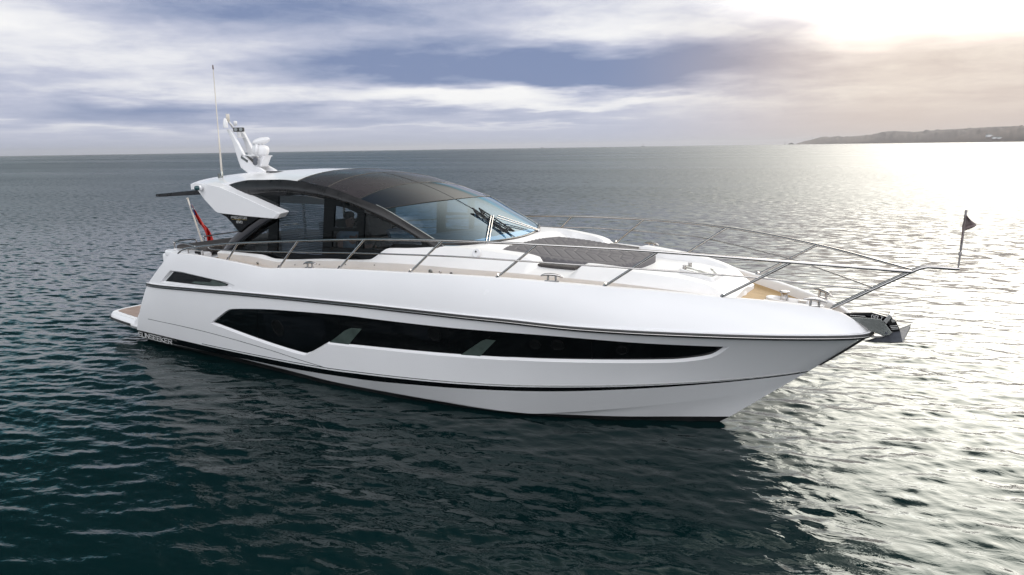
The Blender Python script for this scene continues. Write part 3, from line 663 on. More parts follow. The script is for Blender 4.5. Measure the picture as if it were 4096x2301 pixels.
# ---- superstructure
zeo = pchip([3.5, 3.9, 4.3, 4.99, 5.62, 6.23, 7.03, 7.8, 8.29, 8.78, 9.21, 9.40], [3.29, 3.315, 3.315, 3.37, 3.395, 3.39, 3.30, 3.12, 2.98, 2.765, 2.57, 2.475])
zce = pchip([2.95, 3.5, 4.3, 5.3, 6.0, 6.93, 7.79, 8.57, 9.2, 9.8], [3.40, 3.46, 3.495, 3.535, 3.535, 3.47, 3.30, 3.04, 2.76, 2.44])
xe_ = np.array([3.56, 6.40, 7.09, 7.80, 8.29, 9.38]); xc_ = np.array([2.95, 6.22, 6.93, 7.79, 8.57, 9.80]); aa_ = np.array([0., 1, 2, 3, 4, 5])
fe, fc = pchip(aa_, xe_), pchip(aa_, xc_)
def roofp(a, v):
    a, v = np.broadcast_arrays(np.asarray(a, float), np.asarray(v, float)); e, c = fe(a), fc(a); k = np.abs(v)**2.1; x = e*k + c*(1-k)
    z = zeo(e)*np.abs(v)**2.3 + zce(c)*(1-np.abs(v)**2.3); yo = np.interp(e, [3.5, 4.2, 6, 8.3, 9.4], [1.60, 1.50, 1.46, 1.45, 1.42]); return np.stack([x, v*yo, z], -1)
def roofgrid(mb, a0, a1, na, nv=30, v0=-1.0, v1=1.0, dz=0.0):
    A, V = np.meshgrid(np.linspace(a0, a1, na), np.linspace(v0, v1, nv), indexing='ij'); P = roofp(A, V); P[..., 2] += dz; mb.grid(P); return P
hm = MB(); P = roofgrid(hm, 0.0, 1.0, 40, 36)
low = P.copy(); low[..., 2] -= .10; hm.grid(low); hm.grid(np.stack([P[0], low[0]], 0)); hm.grid(np.stack([P[:, 0], low[:, 0]], 1)); hm.grid(np.stack([P[:, -1], low[:, -1]], 1))
hardtop = hm.build('hardtop', 'white', yacht, auto=40)
hs = MB(); c = roofp(.50, -.50); hs.box(c+[0, 0, .006], (.30, .16, .02), R(4)); hs.build('roof_vent', 'dark', hardtop)
for a, b in ((1.0, 2.0), (2.0, 3.0), (3.0, 4.0)):
    rm = MB(); P = roofgrid(rm, a+.012, b-.012, 14, 40, dz=.004); rg = rm.build('roof_glass_panel', 'roofglass' if a > 2.5 else 'roofpanel', yacht)
for a in (1.0, 2.0, 3.0, 4.0):
    w = MB(); w.tube([roofp(a, v)+[0, 0, .001] for v in np.linspace(-1, 1, 40)], .010, 6); w.build('roof_seam', 'rubber', yacht)
w = MB(); w.tube([roofp(a, 0.0)+[0, 0, .004] for a in np.linspace(1.9, 5, 40)], .004, 5); w.build('roof_seam', 'rubber', yacht)
wsm = MB(); roofgrid(wsm, 4.02, 4.99, 16, 44); ws = wsm.build('windscreen', 'wsglass', yacht)
w = MB(); w.tube([roofp(4.99, v) for v in np.linspace(-1, 1, 40)], .022, 6); w.tube([roofp(a, 0.0)+[0, 0, -.02] for a in np.linspace(4, 5, 12)], .012, 5); w.build('windscreen_frame', 'satin', ws)
# side arches: one sweep from the foredeck over the side windows down to the cockpit
ARO = [(9.42, 2.46), (9.21, 2.57), (8.78, 2.765), (8.29, 2.98), (7.8, 3.12), (7.03, 3.30), (6.23, 3.39), (5.62, 3.393), (4.99, 3.372), (4.55, 3.30), (4.2, 3.20), (4.35, 2.95)]
ARI = [(9.30, 2.43), (8.98, 2.57), (8.57, 2.75), (7.76, 3.01), (7.06, 3.14), (6.07, 3.20), (5.45, 3.16), (5.01, 3.08), (4.8, 2.98), (4.75, 2.9)]
def ysd(x, z): return np.interp(x, [4, 8, 9, 9.5], [1.53, 1.51, 1.46, 1.42]) - .045*(z-2.4)
am_ = MB(); o_ = spline([np.array([x, 0, z]) for x, z in ARO[:11]], 6); i_ = spline([np.array([x, 0, z]) for x, z in ARI], 6)
uo, ui = np.linspace(0, 1, len(o_)), np.linspace(0, 1, len(i_)); U = np.linspace(0, 1, 70)
O = np.stack([np.interp(U, uo, [p[k] for p in o_]) for k in (0, 2)], -1); I = np.stack([np.interp(U, ui, [p[k] for p in i_]) for k in (0, 2)], -1)
rows = []
for (ox, oz), (ix, iz) in zip(O, I):
    yo_ = np.interp(ox, [3.5, 4.2, 6, 8.3, 9.4], [1.53, 1.49, 1.455, 1.445, 1.415]); r = [np.array([ox, -yo_+.06, oz-.012]), np.array([ox, -yo_-.005, oz+.003])]
    for k in (.15, .4, .7, .93): x, z = ox+(ix-ox)*k, oz+(iz-oz)*k; r.append(np.array([x, -(yo_*(1-k)+(ysd(ix, iz)+.035)*k)-.03*4*k*(1-k), z]))
    r.append(np.array([ix, -ysd(ix, iz)-.03, iz])); r.append(np.array([ix, -ysd(ix, iz)+.03, iz+.005])); rows.append(r)
am_.grid(rows); am_.mirror(); arch = am_.build('side_arch', 'satin', yacht, auto=45)
w = MB(); w.tube([np.array([x, -np.interp(x, [3.5, 4.2, 6, 8.3, 9.4], [1.53, 1.49, 1.455, 1.445, 1.415]), z+.008]) for x, z in O[:24]], .009, 6); w.mirror(); w.build('arch_trim', 'dsteel', arch)
# rear legs of the arch
lgo = [at(*q, Y=-1.52) for q in [(1040, 862), (1026, 872), (985, 903), (958, 926), (928, 955), (905, 985), (897, 995)]]
lgi = [at(*q, Y=-1.55) for q in [(1112, 871), (1101, 877), (1068, 897), (1042, 914), (995, 953), (958, 985), (920, 1007)]]
lm_ = MB(); a, b = spline(lgo, 5), spline(lgi, 5); lm_.grid([[p*[1, 0, 1]+[0, -1.44, 0], p*[1, 0, 1]+[0, -1.535, 0], (p*.6+q*.4)*[1, 0, 1]+[0, -1.60, 0], q*[1, 0, 1]+[0, -1.60, 0], q*[1, 0, 1]+[0, -1.46, 0]] for p, q in zip(a, b)], closev=True)
lm_.mirror(); lm_.build('arch_leg', 'black', yacht, auto=50)
# white wings behind the arch, with the name fin under them
WG = [(769, 737), (780, 733), (800, 734), (824, 735.5), (877, 748), (984, 794), (1060, 829), (1117, 853), (1117, 857), (1104, 875), (1096, 876.5), (990, 867), (883, 855), (868, 852), (858, 846), (812, 796)]
wo = [at(*q, Y=-1.70) for q in WG]; wg = MB(); yin = [np.array([p[0], -1.50, p[2]+.02]) for p in wo]
wg.grid([yin, [p*[1, 1, 1]+[0, .02, .0] for p in wo]], 0, False, closev=True); ctr2 = np.mean(wo, 0); wi = [p + (ctr2-p)*.04 for p in wo]
wg.grid([[p+[0, .02, 0] for p in wo], [p+[0, -.0, 0] for p in wi]], 0, False, closev=True); wg.add(wi, [tuple(range(len(wi)))], 0, False); wg.add(yin, [tuple(range(len(yin)))], 0, False)
wg.mirror(); wing = wg.build('side_wing', 'white', yacht, bevel=.008)
w = MB(); c = at(806, 752, Y=-1.72); w.lathe([(.035, 0), (.05, .02), (.05, .05), (.042, .06)], c, (0, -1, 0), 16); w.mirror(); nl = w.build('navigation_light', 'plastic', wing)
w = MB(); w.lathe([(.040, .0), (.040, .06), (.025, .085)], c+[0, -.045, 0], (-.5, -.85, 0), 14); w.mirror(); w.build('lens', 'navglass', nl)
FN = [(880, 853), (905, 868), (926, 890), (945, 915), (958, 930), (985, 905), (1035, 871), (1040, 862)]
fo_ = [at(*q, Y=-1.61) for q in FN]; fm = MB(); fm.prism(fo_, (0, .05, 0)); fm.mirror(); fin = fm.build('name_fin', 'black', yacht)
lt = MB()
def line_on(pa, pb, Y): a, b = at(*pa, Y=Y), at(*pb, Y=Y); return a, unit(b-a), np.linalg.norm(b-a)
a, e, L = line_on((925.5, 873.5), (989, 876.5), -1.615); k = L/8; letters(lt, 'PREDATOR', lambda x, y: a+e*x+np.array([0, 0, 1])*y, .036, k*.78, k*.22, .008, (0, -.004, 0)); lt.build('lettering', 'silver', fin); lt = MB()
a2_, e2, L2 = line_on((947, 889), (971, 890.5), -1.615); k = L2/3; letters(lt, 'EVO', lambda x, y: a2_+e2*x+np.array([0, 0, 1])*(y-.012), .034, k*.78, k*.22, .008, (0, -.004, 0)); lt.build('lettering', 'silver', fin)
lt = MB(); a3, e3, L3 = line_on((951, 881), (963, 881.5), -1.615); k = L3/2; letters(lt, '50', lambda x, y: a3+e3*x+np.array([0, 0, 1])*y, .024, k*.74, k*.26, .006, (0, -.004, 0))
for p_, q_ in (((928, 878), (948, 879)), ((968, 879.5), (988, 880.5))):
    A_, B_ = at(*p_, Y=-1.615), at(*q_, Y=-1.615); lt.prism([A_, B_, B_+[0, 0, .006], A_+[0, 0, .006]], (0, -.004, 0))
lt.build('lettering', 'goldl', fin)
# side windows: black panel with openings, panes set in, interior behind
def sidey(x, z): return np.interp(x, [4, 8, 9, 9.5], [1.545, 1.525, 1.465, 1.42]) - .045*(z-2.0)
def side_xz(L): return [np.array([p[0], p[2]]) for p in (at(*q, Y=-1.52) for q in L)]
SB = [(920, 1009), (1058, 1024), (1117, 1040), (1323, 1041), (1496, 1044), (1561, 997), (1634, 999), (1737, 1003), (1668, 952), (1582, 897), (1426, 823), (1299, 783), (1135, 765), (1050, 768), (985, 784), (935, 800), (930, 830), (1010, 866), (1060, 880), (1042, 912), (995, 953), (955, 988)]
PANES = {'aft': [(968, 992), (1000, 966), (1035, 938), (1072, 914), (1072, 1018), (1020, 1008)],
         'blind': [(1108, 784), (1200, 781), (1250, 787), (1290, 797), (1289, 1020), (1110, 1008)],
         'top': [(1332, 823), (1380, 834), (1423, 854), (1423, 914), (1330, 909)],
         'low': [(1325, 924), (1430, 927), (1430, 994), (1326, 988)],
         'front': [(1452, 852), (1540, 890), (1605, 925), (1665, 962), (1676, 981), (1565, 978), (1531, 1002), (1450, 996)]}
outer = dense(side_xz(SB), .12); holes = [dense(side_xz(PANES[k]), .10) for k in PANES]
a = np.array(outer); pts = [(x, z) for x in np.arange(a[:, 0].min(), a[:, 0].max(), .15) for z in np.arange(a[:, 1].min(), a[:, 1].max(), .15)]
pts = [p for p in pts if inside(p, outer) and not any(inside(p, h) for h in holes) and min(min((q[0]-p[0])**2+(q[1]-p[1])**2 for q in h) for h in [outer]+holes) > .002]
V, F = cdt(outer, holes, pts); fr = MB()
Pv = np.array([(x, -sidey(x, z), z) for x, z in V]); fr.add(Pv, F); 
for h in holes + [outer]:
    A_ = [np.array([x, -sidey(x, z), z]) for x, z in h]; fr.grid([A_, [p+[0, .035, 0] for p in A_]], 0, False, closev=True)
fr.mirror(); sidewin = fr.build('side_window', 'winblack', yacht, flip=False)
for k, h in zip(PANES, holes):
    for sgn in (1, -1):
        w = MB(); w.add([np.array([x, -sgn*(sidey(x, z)-.016), z]) for x, z in h], [tuple(range(len(h)))], 0, False); w.build('window_pane', 'sideglass', sidewin)
bl = MB(); X0, X1 = 5.86, 7.00
for z in np.arange(2.16, 2.985, .030): bl.box(((X0+X1)/2, -1.46, z), (X1-X0, .022, .0035), 0, 0); bl.v[-8:] = [(x, y, zz+(y+1.46)*.55) for x, y, zz in bl.v[-8:]]
bl.build('venetian_blind', 'blind', sidewin)
w = MB(); w.box((6.43, -1.44, 3.07), (1.16, .05, .13)); w.build('blind_box', 'cabin', sidewin)

# ---- saloon and helm seen through the glass
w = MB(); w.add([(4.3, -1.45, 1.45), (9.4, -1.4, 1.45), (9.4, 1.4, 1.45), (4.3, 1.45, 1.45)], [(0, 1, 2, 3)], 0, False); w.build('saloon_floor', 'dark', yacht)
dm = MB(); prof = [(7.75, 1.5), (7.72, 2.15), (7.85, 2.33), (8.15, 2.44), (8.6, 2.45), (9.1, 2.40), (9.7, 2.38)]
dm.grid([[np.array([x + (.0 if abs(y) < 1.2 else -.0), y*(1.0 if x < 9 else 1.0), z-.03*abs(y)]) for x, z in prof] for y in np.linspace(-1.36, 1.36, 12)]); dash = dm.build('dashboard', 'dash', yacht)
w = MB(); w.box((8.02, -.75, 2.50), (.06, .62, .22), 0, R(-25)); w.build('instrument_screen', 'screen', dash)
w = MB(); c = np.array([7.55, -.75, 2.28]); ang = np.linspace(0, 2*math.pi, 25); w.tube([c+np.array([.08*math.sin(t), .19*math.cos(t), .18*math.sin(t)]) for t in ang], .016, 6, caps=False); w.tube([c, c+[.22, 0, -.12]], .02, 6)
for t in (0, 2.1, 4.2): w.tube([c, c+np.array([.08*math.sin(t), .19*math.cos(t), .18*math.sin(t)])], .010, 5)
w.build('steering_wheel', 'rubber', dash)
for y, nme in ((-.75, 'helm_seat'), (.35, 'helm_seat')):
    w = MB(); w.box((6.75, y, 1.92), (.55, .62, .16)); w.box((6.46, y, 2.30), (.14, .62, .74), 0, R(-8)); w.box((6.75, y, 1.64), (.34, .40, .40)); w.build(nme, 'brown', yacht, bevel=.04)
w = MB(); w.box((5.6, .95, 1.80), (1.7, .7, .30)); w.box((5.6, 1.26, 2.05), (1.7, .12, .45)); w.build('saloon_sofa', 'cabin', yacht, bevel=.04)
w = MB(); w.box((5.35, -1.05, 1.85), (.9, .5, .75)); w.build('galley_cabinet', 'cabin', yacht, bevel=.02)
for y in (-1.3, .2, 1.3): w = MB(); w.tube([(4.55, y, 1.5), (4.55, y, 3.2)], .03, 6); w.build('door_post', 'dsteel', yacht)

# ---- folding sunshade over the cockpit
w = MB(); sh = [at(*q, Y=-1.25) for q in [(622, 777), (640, 775), (786, 761), (800, 762), (800, 779), (640, 788), (622, 787)]]
w.prism(sh, (0, 2.5, 0)); w.build('cockpit_sunshade', 'satin', yacht, bevel=.01)

# ---- mast on the hardtop
mast = MB()
NA = [(905, 517), (921, 522), (975, 622), (1002, 652), (1050, 680), (1057, 685), (1052, 691), (991, 693), (963, 672), (951, 640), (930, 570)]
for Y0, th, shift in ((-.17, .06, 0), (.11, .06, 0)):
    pts_ = [np.array([p[0], Y0, p[2]]) for p in (at(*q, Y=-.17) for q in NA)]; mast.prism(pts_, (0, th, 0))
mo = mast.build('radar_mast', 'plastic', yacht, bevel=.012)
for mk in range(1):
    w = MB(); pc = at(1018, 646, Y=0.0); w.box(at(1027, 622.5, Y=-.02), (.60, .30, .016), 0, R(2)); w.build('mast_shelf', 'plastic', mo)
    w = MB(); a = at(1058, 622, Y=-.05); b = at(1030, 668, Y=-.05); w.prism([at(*q, Y=-.12) for q in [(1035, 624), (1058, 623), (1042, 668), (1020, 662)]], (0, .18, 0)); w.build('mast_strut', 'plastic', mo, bevel=.01)
    c = at(1043, 600, Y=-.05); w = MB(); w.lathe([(.02, -.105), (.13, -.10), (.158, -.07), (.168, -.02), (.165, .035), (.14, .078), (.08, .10), (.02, .105)], c, (0.15, 0, 1), 24); rd = w.build('radar_dome', 'plastic', mo)
    c2 = at(1022, 596, Y=-.19); w = MB(); w.lathe([(.10, -.03), (.105, .0), (.085, .02), (.03, .026)], c2, (-.5, -.85, .15), 22); w.build('dome_face', 'plastic', rd)
    c3 = at(1044, 565, Y=-.05); w = MB(); w.lathe([(.035, -.09), (.035, -.02)], c3, (0, 0, 1), 12)
    ax = unit(np.array([.55, .35, .12])); rows = []
    for t in np.linspace(-1, 1, 13): 
        rr0 = math.sqrt(max(0, 1-t*t))*.075+.004; rows.append([c3 + ax*t*.19 + np.array([-.10*math.cos(q)*.5, 0, 0])*rr0*0 + rr0*(np.array([0, 0, 1])*math.sin(q)*.95 + unit(np.cross(ax, [0, 0, 1]))*math.cos(q)) for q in np.linspace(0, 2*math.pi, 16, endpoint=False)])
    w.grid(rows, closev=True); w.build('radar_scanner', 'plastic', mo)
    # twin floodlight
    c = at(955, 519, Y=-.04); w = MB(); w.box(c, (.09, .21, .085), R(-50)); fl = w.build('searchlight', 'rubber', mo, bevel=.012)
    ex_ = np.array([math.cos(R(-50)), math.sin(R(-50)), 0]); ey_ = np.array([-ex_[1], ex_[0], 0])
    for k in (-1, 1): w = MB(); w.lathe([(.036, .043), (.036, .050), (.026, .052)], c+ey_*k*.050, ex_, 16); w.build('lamp_lens', 'lens', fl)
    w = MB(); w.lathe([(.02, -.15), (.036, -.14), (.042, -.06), (.055, -.045)], c, (0, 0, 1), 14); w.box(c+[-.05, 0, -.155], (.22, .16, .012)); w.build('lamp_bracket', 'plastic', fl)
    # anchor light, horn and aerial pods at the masthead
    c = at(911, 470, Y=0.0); w = MB(); w.lathe([(.032, -.09), (.036, -.085), (.036, .06), (.03, .07)], c, (0, 0, 1), 14); w.build('anchor_light', M['woodpole'], mo)
    w = MB(); w.tube([at(911, 483, Y=0), at(925, 500, Y=0.05), at(932, 512, Y=.15)], .022, 8); w.tube([at(911, 483, Y=0), at(900, 508, Y=-.15)], .018, 8); w.build('masthead_bracket', 'plastic', mo)
    c = at(901, 492, Y=-.22); w = MB(); w.lathe([(.048, -.10), (.05, -.09), (.046, .0), (.03, .07), (.008, .10)], c, (0, 0, 1), 18); w.build('aerial_pod', 'plastic', mo)
    c = at(941, 494, Y=.25); w = MB(); w.lathe([(.02, -.05), (.036, -.035), (.04, .02), (.034, .045), (.01, .052)], c, (0, 0, 1), 16); w.build('aerial_pod', 'plastic', mo)
    for px, py in ((1022, 640), (1021, 652)):
        c = at(px, py, Y=-.2); w = MB(); w.lathe([(.012, -.14), (.016, -.05), (.045, .0), (.05, .01)], c, unit(np.array([.5, -.8, 0])), 14); w.build('horn', 'galv', mo)
    w = MB(); w.box(at(990, 637, Y=-.1), (.22, .16, .05), 0, R(25)); w.build('junction_box', 'dsteel', mo)
w = MB(); A_, B_ = at(888, 705, Y=-1.05), at(852, 271, Y=-1.05)
w.tube([A_+(B_-A_)*k for k in (0, .03, .031, .35, .355, 1)], [.016, .016, .02, .014, .0105, .0075], 8); an_ = w.build('whip_antenna', 'woodpole', yacht); w = MB(); w.lathe([(.012, -.03), (.014, -.02), (.012, .04), (.004, .05)], B_, (0, 0, 1), 8); w.build('antenna_tip', 'burg', an_)
w = MB(); w.lathe([(.05, -.05), (.05, -.035), (.022, -.03), (.022, .09), (.012, .10)], A_, (0, 0, 1), 12); w.box(A_+[-.05, -.03, 0], (.04, .03, .10)); w.build('antenna_base', 'dsteel', an_)

# ---- wipers
wp = lambda q, v=None: None
def on_ws(px, py):                                           # pixel -> windscreen surface
    best = None; A, V = np.meshgrid(np.linspace(4, 5, 60), np.linspace(-1, 1, 160), indexing='ij'); Q = roofp(A, V); e = ((proj(Q)-[px, py])**2).sum(-1); d = np.linalg.norm(Q-CAM, axis=-1)
    e = e + np.where(d > 12.2, 1e9, 0)*0; k = np.unravel_index(e.argmin(), e.shape); return Q[k]
for (a, b, arms) in (((1889, 845), (2031, 940), [((1962, 876), (1941, 975)), ((1972, 877), (1951, 974))]), ((((1914, 845), (2055, 938), [((1990, 877), (2150, 925)), ((1986, 884), (2148, 931))])))):
    w = MB(); Pa, Pb = on_ws(*a)+[.02, -.02, .05], on_ws(*b)+[.02, -.02, .05]
    L_ = [Pa+(Pb-Pa)*k for k in np.linspace(0, 1, 12)]; w.tube(L_, .012, 5)
    sd = np.cross(unit(Pb-Pa), unit(Pa*0+CAM-Pa)); 
    for off in (.045, .085):
        w.tube([p + sd*off*math.sin(math.pi*k)**.6 for k, p in zip(np.linspace(0, 1, 12), L_)], .010, 5)
    for k in (.18, .34, .5, .66, .82): w.tube([Pa+(Pb-Pa)*k, Pa+(Pb-Pa)*k+sd*.085], .010, 5)
    wo_ = w.build('windscreen_wiper', 'rubber', ws); w = MB()
    for p_, q_ in arms: w.tube([on_ws(*p_)+[.03, -.03, .06], on_ws(*q_)+[.04, -.03, .03]], .011, 6)
    w.lathe([(.03, -.04), (.03, .02), (.02, .04)], on_ws(*arms[0][1])+[.05, -.03, 0], (0, 0, 1), 10); w.build('wiper_arm', 'steel', wo_)

# ---- deck hatch, speakers, fittings
hc = []
for px, py in ((2722, 1081), (2766, 1061), (2892, 1093), (2852, 1117)):
    d = ray(px, py); z = 2.2
    for _ in range(20): p = CAM + d*(z-CAM[2])/d[2]; z = float(coach_z(p[0]))+.03
    hc.append(p)
hc = np.array(hc); ctr = hc.mean(0); hm_ = MB()
def rsq(k, z, n=6):
    out = []; P_ = [ctr+(p-ctr)*k for p in hc]
    for i in range(4):
        p0, p1, p2 = P_[i-1], P_[i], P_[(i+1) % 4]; a = p1+(p0-p1)*.13; b = p1+(p2-p1)*.13
        for t in np.linspace(0, 1, n): out.append((1-t)**2*a+2*t*(1-t)*p1+t*t*b+np.array([0, 0, z]))
    return out
hm_.grid([rsq(1.10, -.05), rsq(1.10, .0), rsq(1.07, .02), rsq(.97, .022)], closev=True); hm_.add(rsq(.97, .022), [tuple(range(24))], 0, False); hat = hm_.build('deck_hatch', 'deckwhite', yacht, auto=45)
w = MB(); w.add(rsq(.96, .027), [tuple(range(24))], 0, False); w.build('hatch_glass', mat('mirror_hatch', (.55, .53, .50), .06, metal=.9, vary=.05), hat)
for k in (.25, .75): w = MB(); w.lathe([(.025, .0), (.025, .02), (.032, .022), (.032, .03)], hc[0]*(1-k)+hc[1]*k+(ctr-hc[0])*.06*[1, 1, 0]+[0, 0, .02], (0, 0, 1), 12); w.build('hatch_hinge', 'steel', hat)
def side_spot(px, py): 
    d = ray(px, py); y = 1.66
    for _ in range(15): p = CAM + d*(-y-CAM[1])/d[1]; y = float(t1.y(p[0]))
    return p
for px, py, r, mm2 in ((1722, 1087, .034, 'dsteel'), (1760, 1090, .022, 'steel'), (1804.5, 1095, .020, 'rubber'), (1030, 1053, .022, 'dsteel')):
    w = MB(); w.lathe([(r, -.004), (r, .010), (r*.8, .014), (r*.6, .010)], side_spot(px, py), (0, -1, .1), 16); w.build('deck_fitting', mm2, yacht)
for px, py in ((1180, 1059), (1278, 1058), (1382, 1058), (1498, 1061)):
    w = MB(); w.lathe([(.010, -.002), (.010, .008), (.006, .012)], side_spot(px, py), (0, -1, .1), 8); w.build('screw_cover', 'dsteel', yacht)
c = at(1905, 1013, Y=-1.50); w = MB(); w.lathe([(.065, -.002), (.065, .006), (.06, .010)], c, (0.1, -.9, .42), 24); bad = w.build('round_badge', 'plastic', yacht)
w = MB(); w.lathe([(.014, .010), (.014, .013), (.010, .014)], c+[0, -.003, .020], (0.1, -.9, .42), 10); w.lathe([(.024, .010), (.022, .013), (.015, .014)], c+[0, .002, -.022], (0.1, -.9, .42), 4); w.build('badge_emblem', 'dark', bad)

def cleat(base, dirx, L=.30):
    dirx = unit(np.asarray(dirx, float)); base = np.asarray(base, float); w = MB()
    for k in (-.055, .055): w.tube([base+dirx*k+[0, 0, -.01], base+dirx*k*.9+[0, 0, .075]], .016, 8)
    w.tube([base+dirx*L*t+[0, 0, .085-.045*abs(2*t)**2.5*.6] for t in np.linspace(-.5, .5, 13)], [.008, .014, .017, .018, .019, .02, .02, .02, .019, .018, .017, .014, .008], 8)
    w.box(base+[0, 0, .0], (.19, .05, .008), math.atan2(dirx[1], dirx[0])); return w.build('mooring_cleat', 'steel', yacht)
for px, py in ((1224, 1075), (2191, 1131), (3250, 1233)):
    x = None; d = ray(px, py); z = 2.1
    for _ in range(15): p = CAM + d*(z-CAM[2])/d[2]; z = float(cG.z(p[0]))+.014
    tn = cG.X(p[0]+.05)-cG.X(p[0]-.05); b = cG.X(p[0])+[0, .04, .016]
    cleat(b, tn); cleat(b*[1, -1, 1], tn*[1, -1, 1])

# ---- guard rails
railtop = [(3.60, 2.01, 2.04), (3.74, 2.01, 2.11), (4.02, 2.01, 2.17), (4.93, 2.0, 2.29), (5.37, 1.985, 2.335), (6.88, 1.96, 2.46), (8.33, 1.935, 2.565), (9.79, 1.91, 2.63), (11.24, 1.78, 2.645), (12.75, 1.45, 2.61), (14.17, .84, 2.50), (15.37, .065, 2.365)]
railmid = [(4.62, 2.0, 2.18), (5.39, 1.99, 2.20), (6.72, 1.985, 2.27), (8.12, 1.975, 2.35), (9.55, 1.955, 2.41), (10.16, 1.945, 2.43), (10.98, 1.87, 2.43), (11.81, 1.74, 2.42), (12.44, 1.565, 2.40), (13.79, .86, 2.285), (14.24, .60, 2.22), (14.97, .07, 2.11)]
stan = [((5.37, 1.985, 2.335), (5.06, 2.0, 2.02)), ((6.88, 1.96, 2.46), (6.42, 2.01, 1.99)), ((8.33, 1.935, 2.565), (7.83, 2.01, 2.09)), ((9.79, 1.91, 2.63), (9.25, 1.99, 2.15)), ((11.24, 1.78, 2.645), (10.68, 1.88, 2.185)), ((12.75, 1.45, 2.61), (12.07, 1.50, 2.13)), ((14.17, .84, 2.50), (13.385, .875, 2.01))]
for sg in (-1, 1):
    f_ = lambda p: np.array([p[0], sg*p[1], p[2]])
    w = MB(); w.tube(spline([f_(p) for p in railtop], 8), .0185, 8); ra = w.build('guard_rail', 'steel', yacht)
    w = MB(); w.tube([f_((4.52, 2.0, 2.225)), f_((4.57, 2.0, 2.19))]+spline([f_(p) for p in railmid], 8), .0115, 6); w.build('middle_rail', 'steel', ra)
    for tp, bt in stan:
        w = MB(); w.tube([f_(bt), f_(tp)], .0165, 8); w.tube([f_(bt)+[-.01, 0, -.005], f_(bt)+np.array([.022, 0, .035])], .024, 8); w.build('stanchion', 'steel', ra)
    w = MB(); w.tube(spline([f_((14.53, .075, 1.82)), f_((14.97, .072, 2.11)), f_((15.37, .065, 2.365))], 3)+[f_((15.46, .06, 2.415)), f_((15.53, .058, 2.435)), f_((15.62, .055, 2.438)), f_((15.80, .03, 2.432)), f_((15.835, 0, 2.43))], .019, 10); w.build('pulpit_tube', 'steel', ra)

# ---- windlass and teak fittings on the foredeck
wl_ = MB(); wc = np.array([14.02, -.02, 1.86])
loop = lambda k, z: [np.array([14.07+.33*k*math.copysign(abs(math.cos(t))**.7, math.cos(t)), 0.06+.115*k*math.copysign(abs(math.sin(t))**.7, math.sin(t)), z - .03*math.cos(t)]) for t in np.linspace(0, 2*math.pi, 28, endpoint=False)]
wl_.grid([loop(1.12, 1.78), loop(1.1, 1.85), loop(1.0, 1.858), loop(.88, 1.845), loop(.82, 1.80)], closev=True); wl_.add(loop(.82, 1.80), [tuple(range(28))]); wel = wl_.build('windlass_tray', 'deckwhite', yacht, auto=50)
w = MB(); w.lathe([(.055, 0), (.05, .04), (.042, .07), (.045, .09), (.065, .10), (.067, .115), (.05, .12)], (13.92, .14, 1.835), (0, 0, 1), 20); w.build('windlass', 'steel', wel)
w = MB(); w.box((14.16, .10, 1.83), (.10, .07, .06)); w.build('chain_stopper', 'steel', wel); w = MB(); w.lathe([(.03, 0), (.03, .03)], (13.74, -.10, 1.835), (0, 0, 1), 12); w.build('deck_switch', 'steel', wel)
# ---- bow roller
br = MB(); BR = [(3392, 1268), (3470, 1272), (3523, 1277), (3545, 1300), (3567, 1331), (3560, 1340), (3532, 1345), (3480, 1322), (3450, 1300)]
for Y0 in (-.095, .08): br.prism([np.array([p[0], Y0, p[2]]) for p in (at(*q, Y=-.09) for q in BR)], (0, .014, 0))
ro = br.build('bow_roller', 'dsteel', yacht, bevel=.003)
w = MB(); w.tube([at(3545, 1334, Y=-.11), at(3545, 1334, Y=-.11)+[0, .24, 0]], .016, 12); w.build('roller_wheel', 'galv', ro)
w = MB(); w.prism([at(*q, Y=-.12) for q in [(3532, 1286), (3558, 1258), (3571, 1268), (3545, 1297)]], (0, .22, 0)); w.build('retaining_strap', 'steel', ro, bevel=.004)
w = MB(); w.prism([at(*q, Y=-.03) for q in [(3478, 1343), (3486, 1352), (3530, 1349), (3566, 1337), (3540, 1345)]], (0, .06, 0)); w.build('roller_lip', 'steel', ro)
w = MB(); SPN = np.array([.655, 0, -.755]); stp = lambda k, o: np.array([15-.68*k, -.012, 1.54-.59*k])+SPN*o
w.prism([stp(.04, -.02), stp(.10, .014), stp(.45, .020), stp(.80, .014), stp(.86, -.01)], (0, .024, 0)); w.build('stem_plate', 'rubber', yacht)

# ---- cockpit end: aft sunpad base, coaming, handrails
w = MB(); w.box((3.35, 0, 1.72), (1.5, 3.5, .46)); w.build('aft_locker', 'white', yacht, bevel=.05)
w = MB(); w.box((3.45, -1.72, 1.98), (1.1, .30, .13)); w.mirror(); w.build('cockpit_coaming', 'white', yacht, bevel=.04)
w = MB(); w.box((4.35, -.8, 1.85), (.32, 1.1, .55)); w.box((4.35, .9, 1.85), (.32, 1.2, .55)); w.build('cockpit_bench', 'brown', yacht, bevel=.04)
hr = MB()
for L_ in ([(716, 1012), (707, 985), (709, 967), (720, 963), (742, 962), (748, 970), (748, 975)], ):
    pass
def hoop(pts, r=.013): w = MB(); w.tube(spline(pts, 5), r, 7); return w.build('grab_rail', 'steel', yacht)
hoop([(2.86, -1.62, 2.02), (2.86, -1.62, 2.14), (2.92, -1.62, 2.17), (3.55, -1.66, 2.14), (3.60, -1.66, 2.10), (3.61, -1.66, 2.02)])
hoop([(2.86, -1.62, 2.10), (2.84, -1.56, 2.16), (2.84, -1.30, 2.17), (2.86, -1.16, 2.15), (2.87, -1.15, 2.02)])
hoop([(2.84, -.95, 2.02), (2.84, -.95, 2.16), (2.86, -.85, 2.20), (2.88, .45, 2.22), (2.88, .55, 2.19), (2.88, .56, 2.02)])
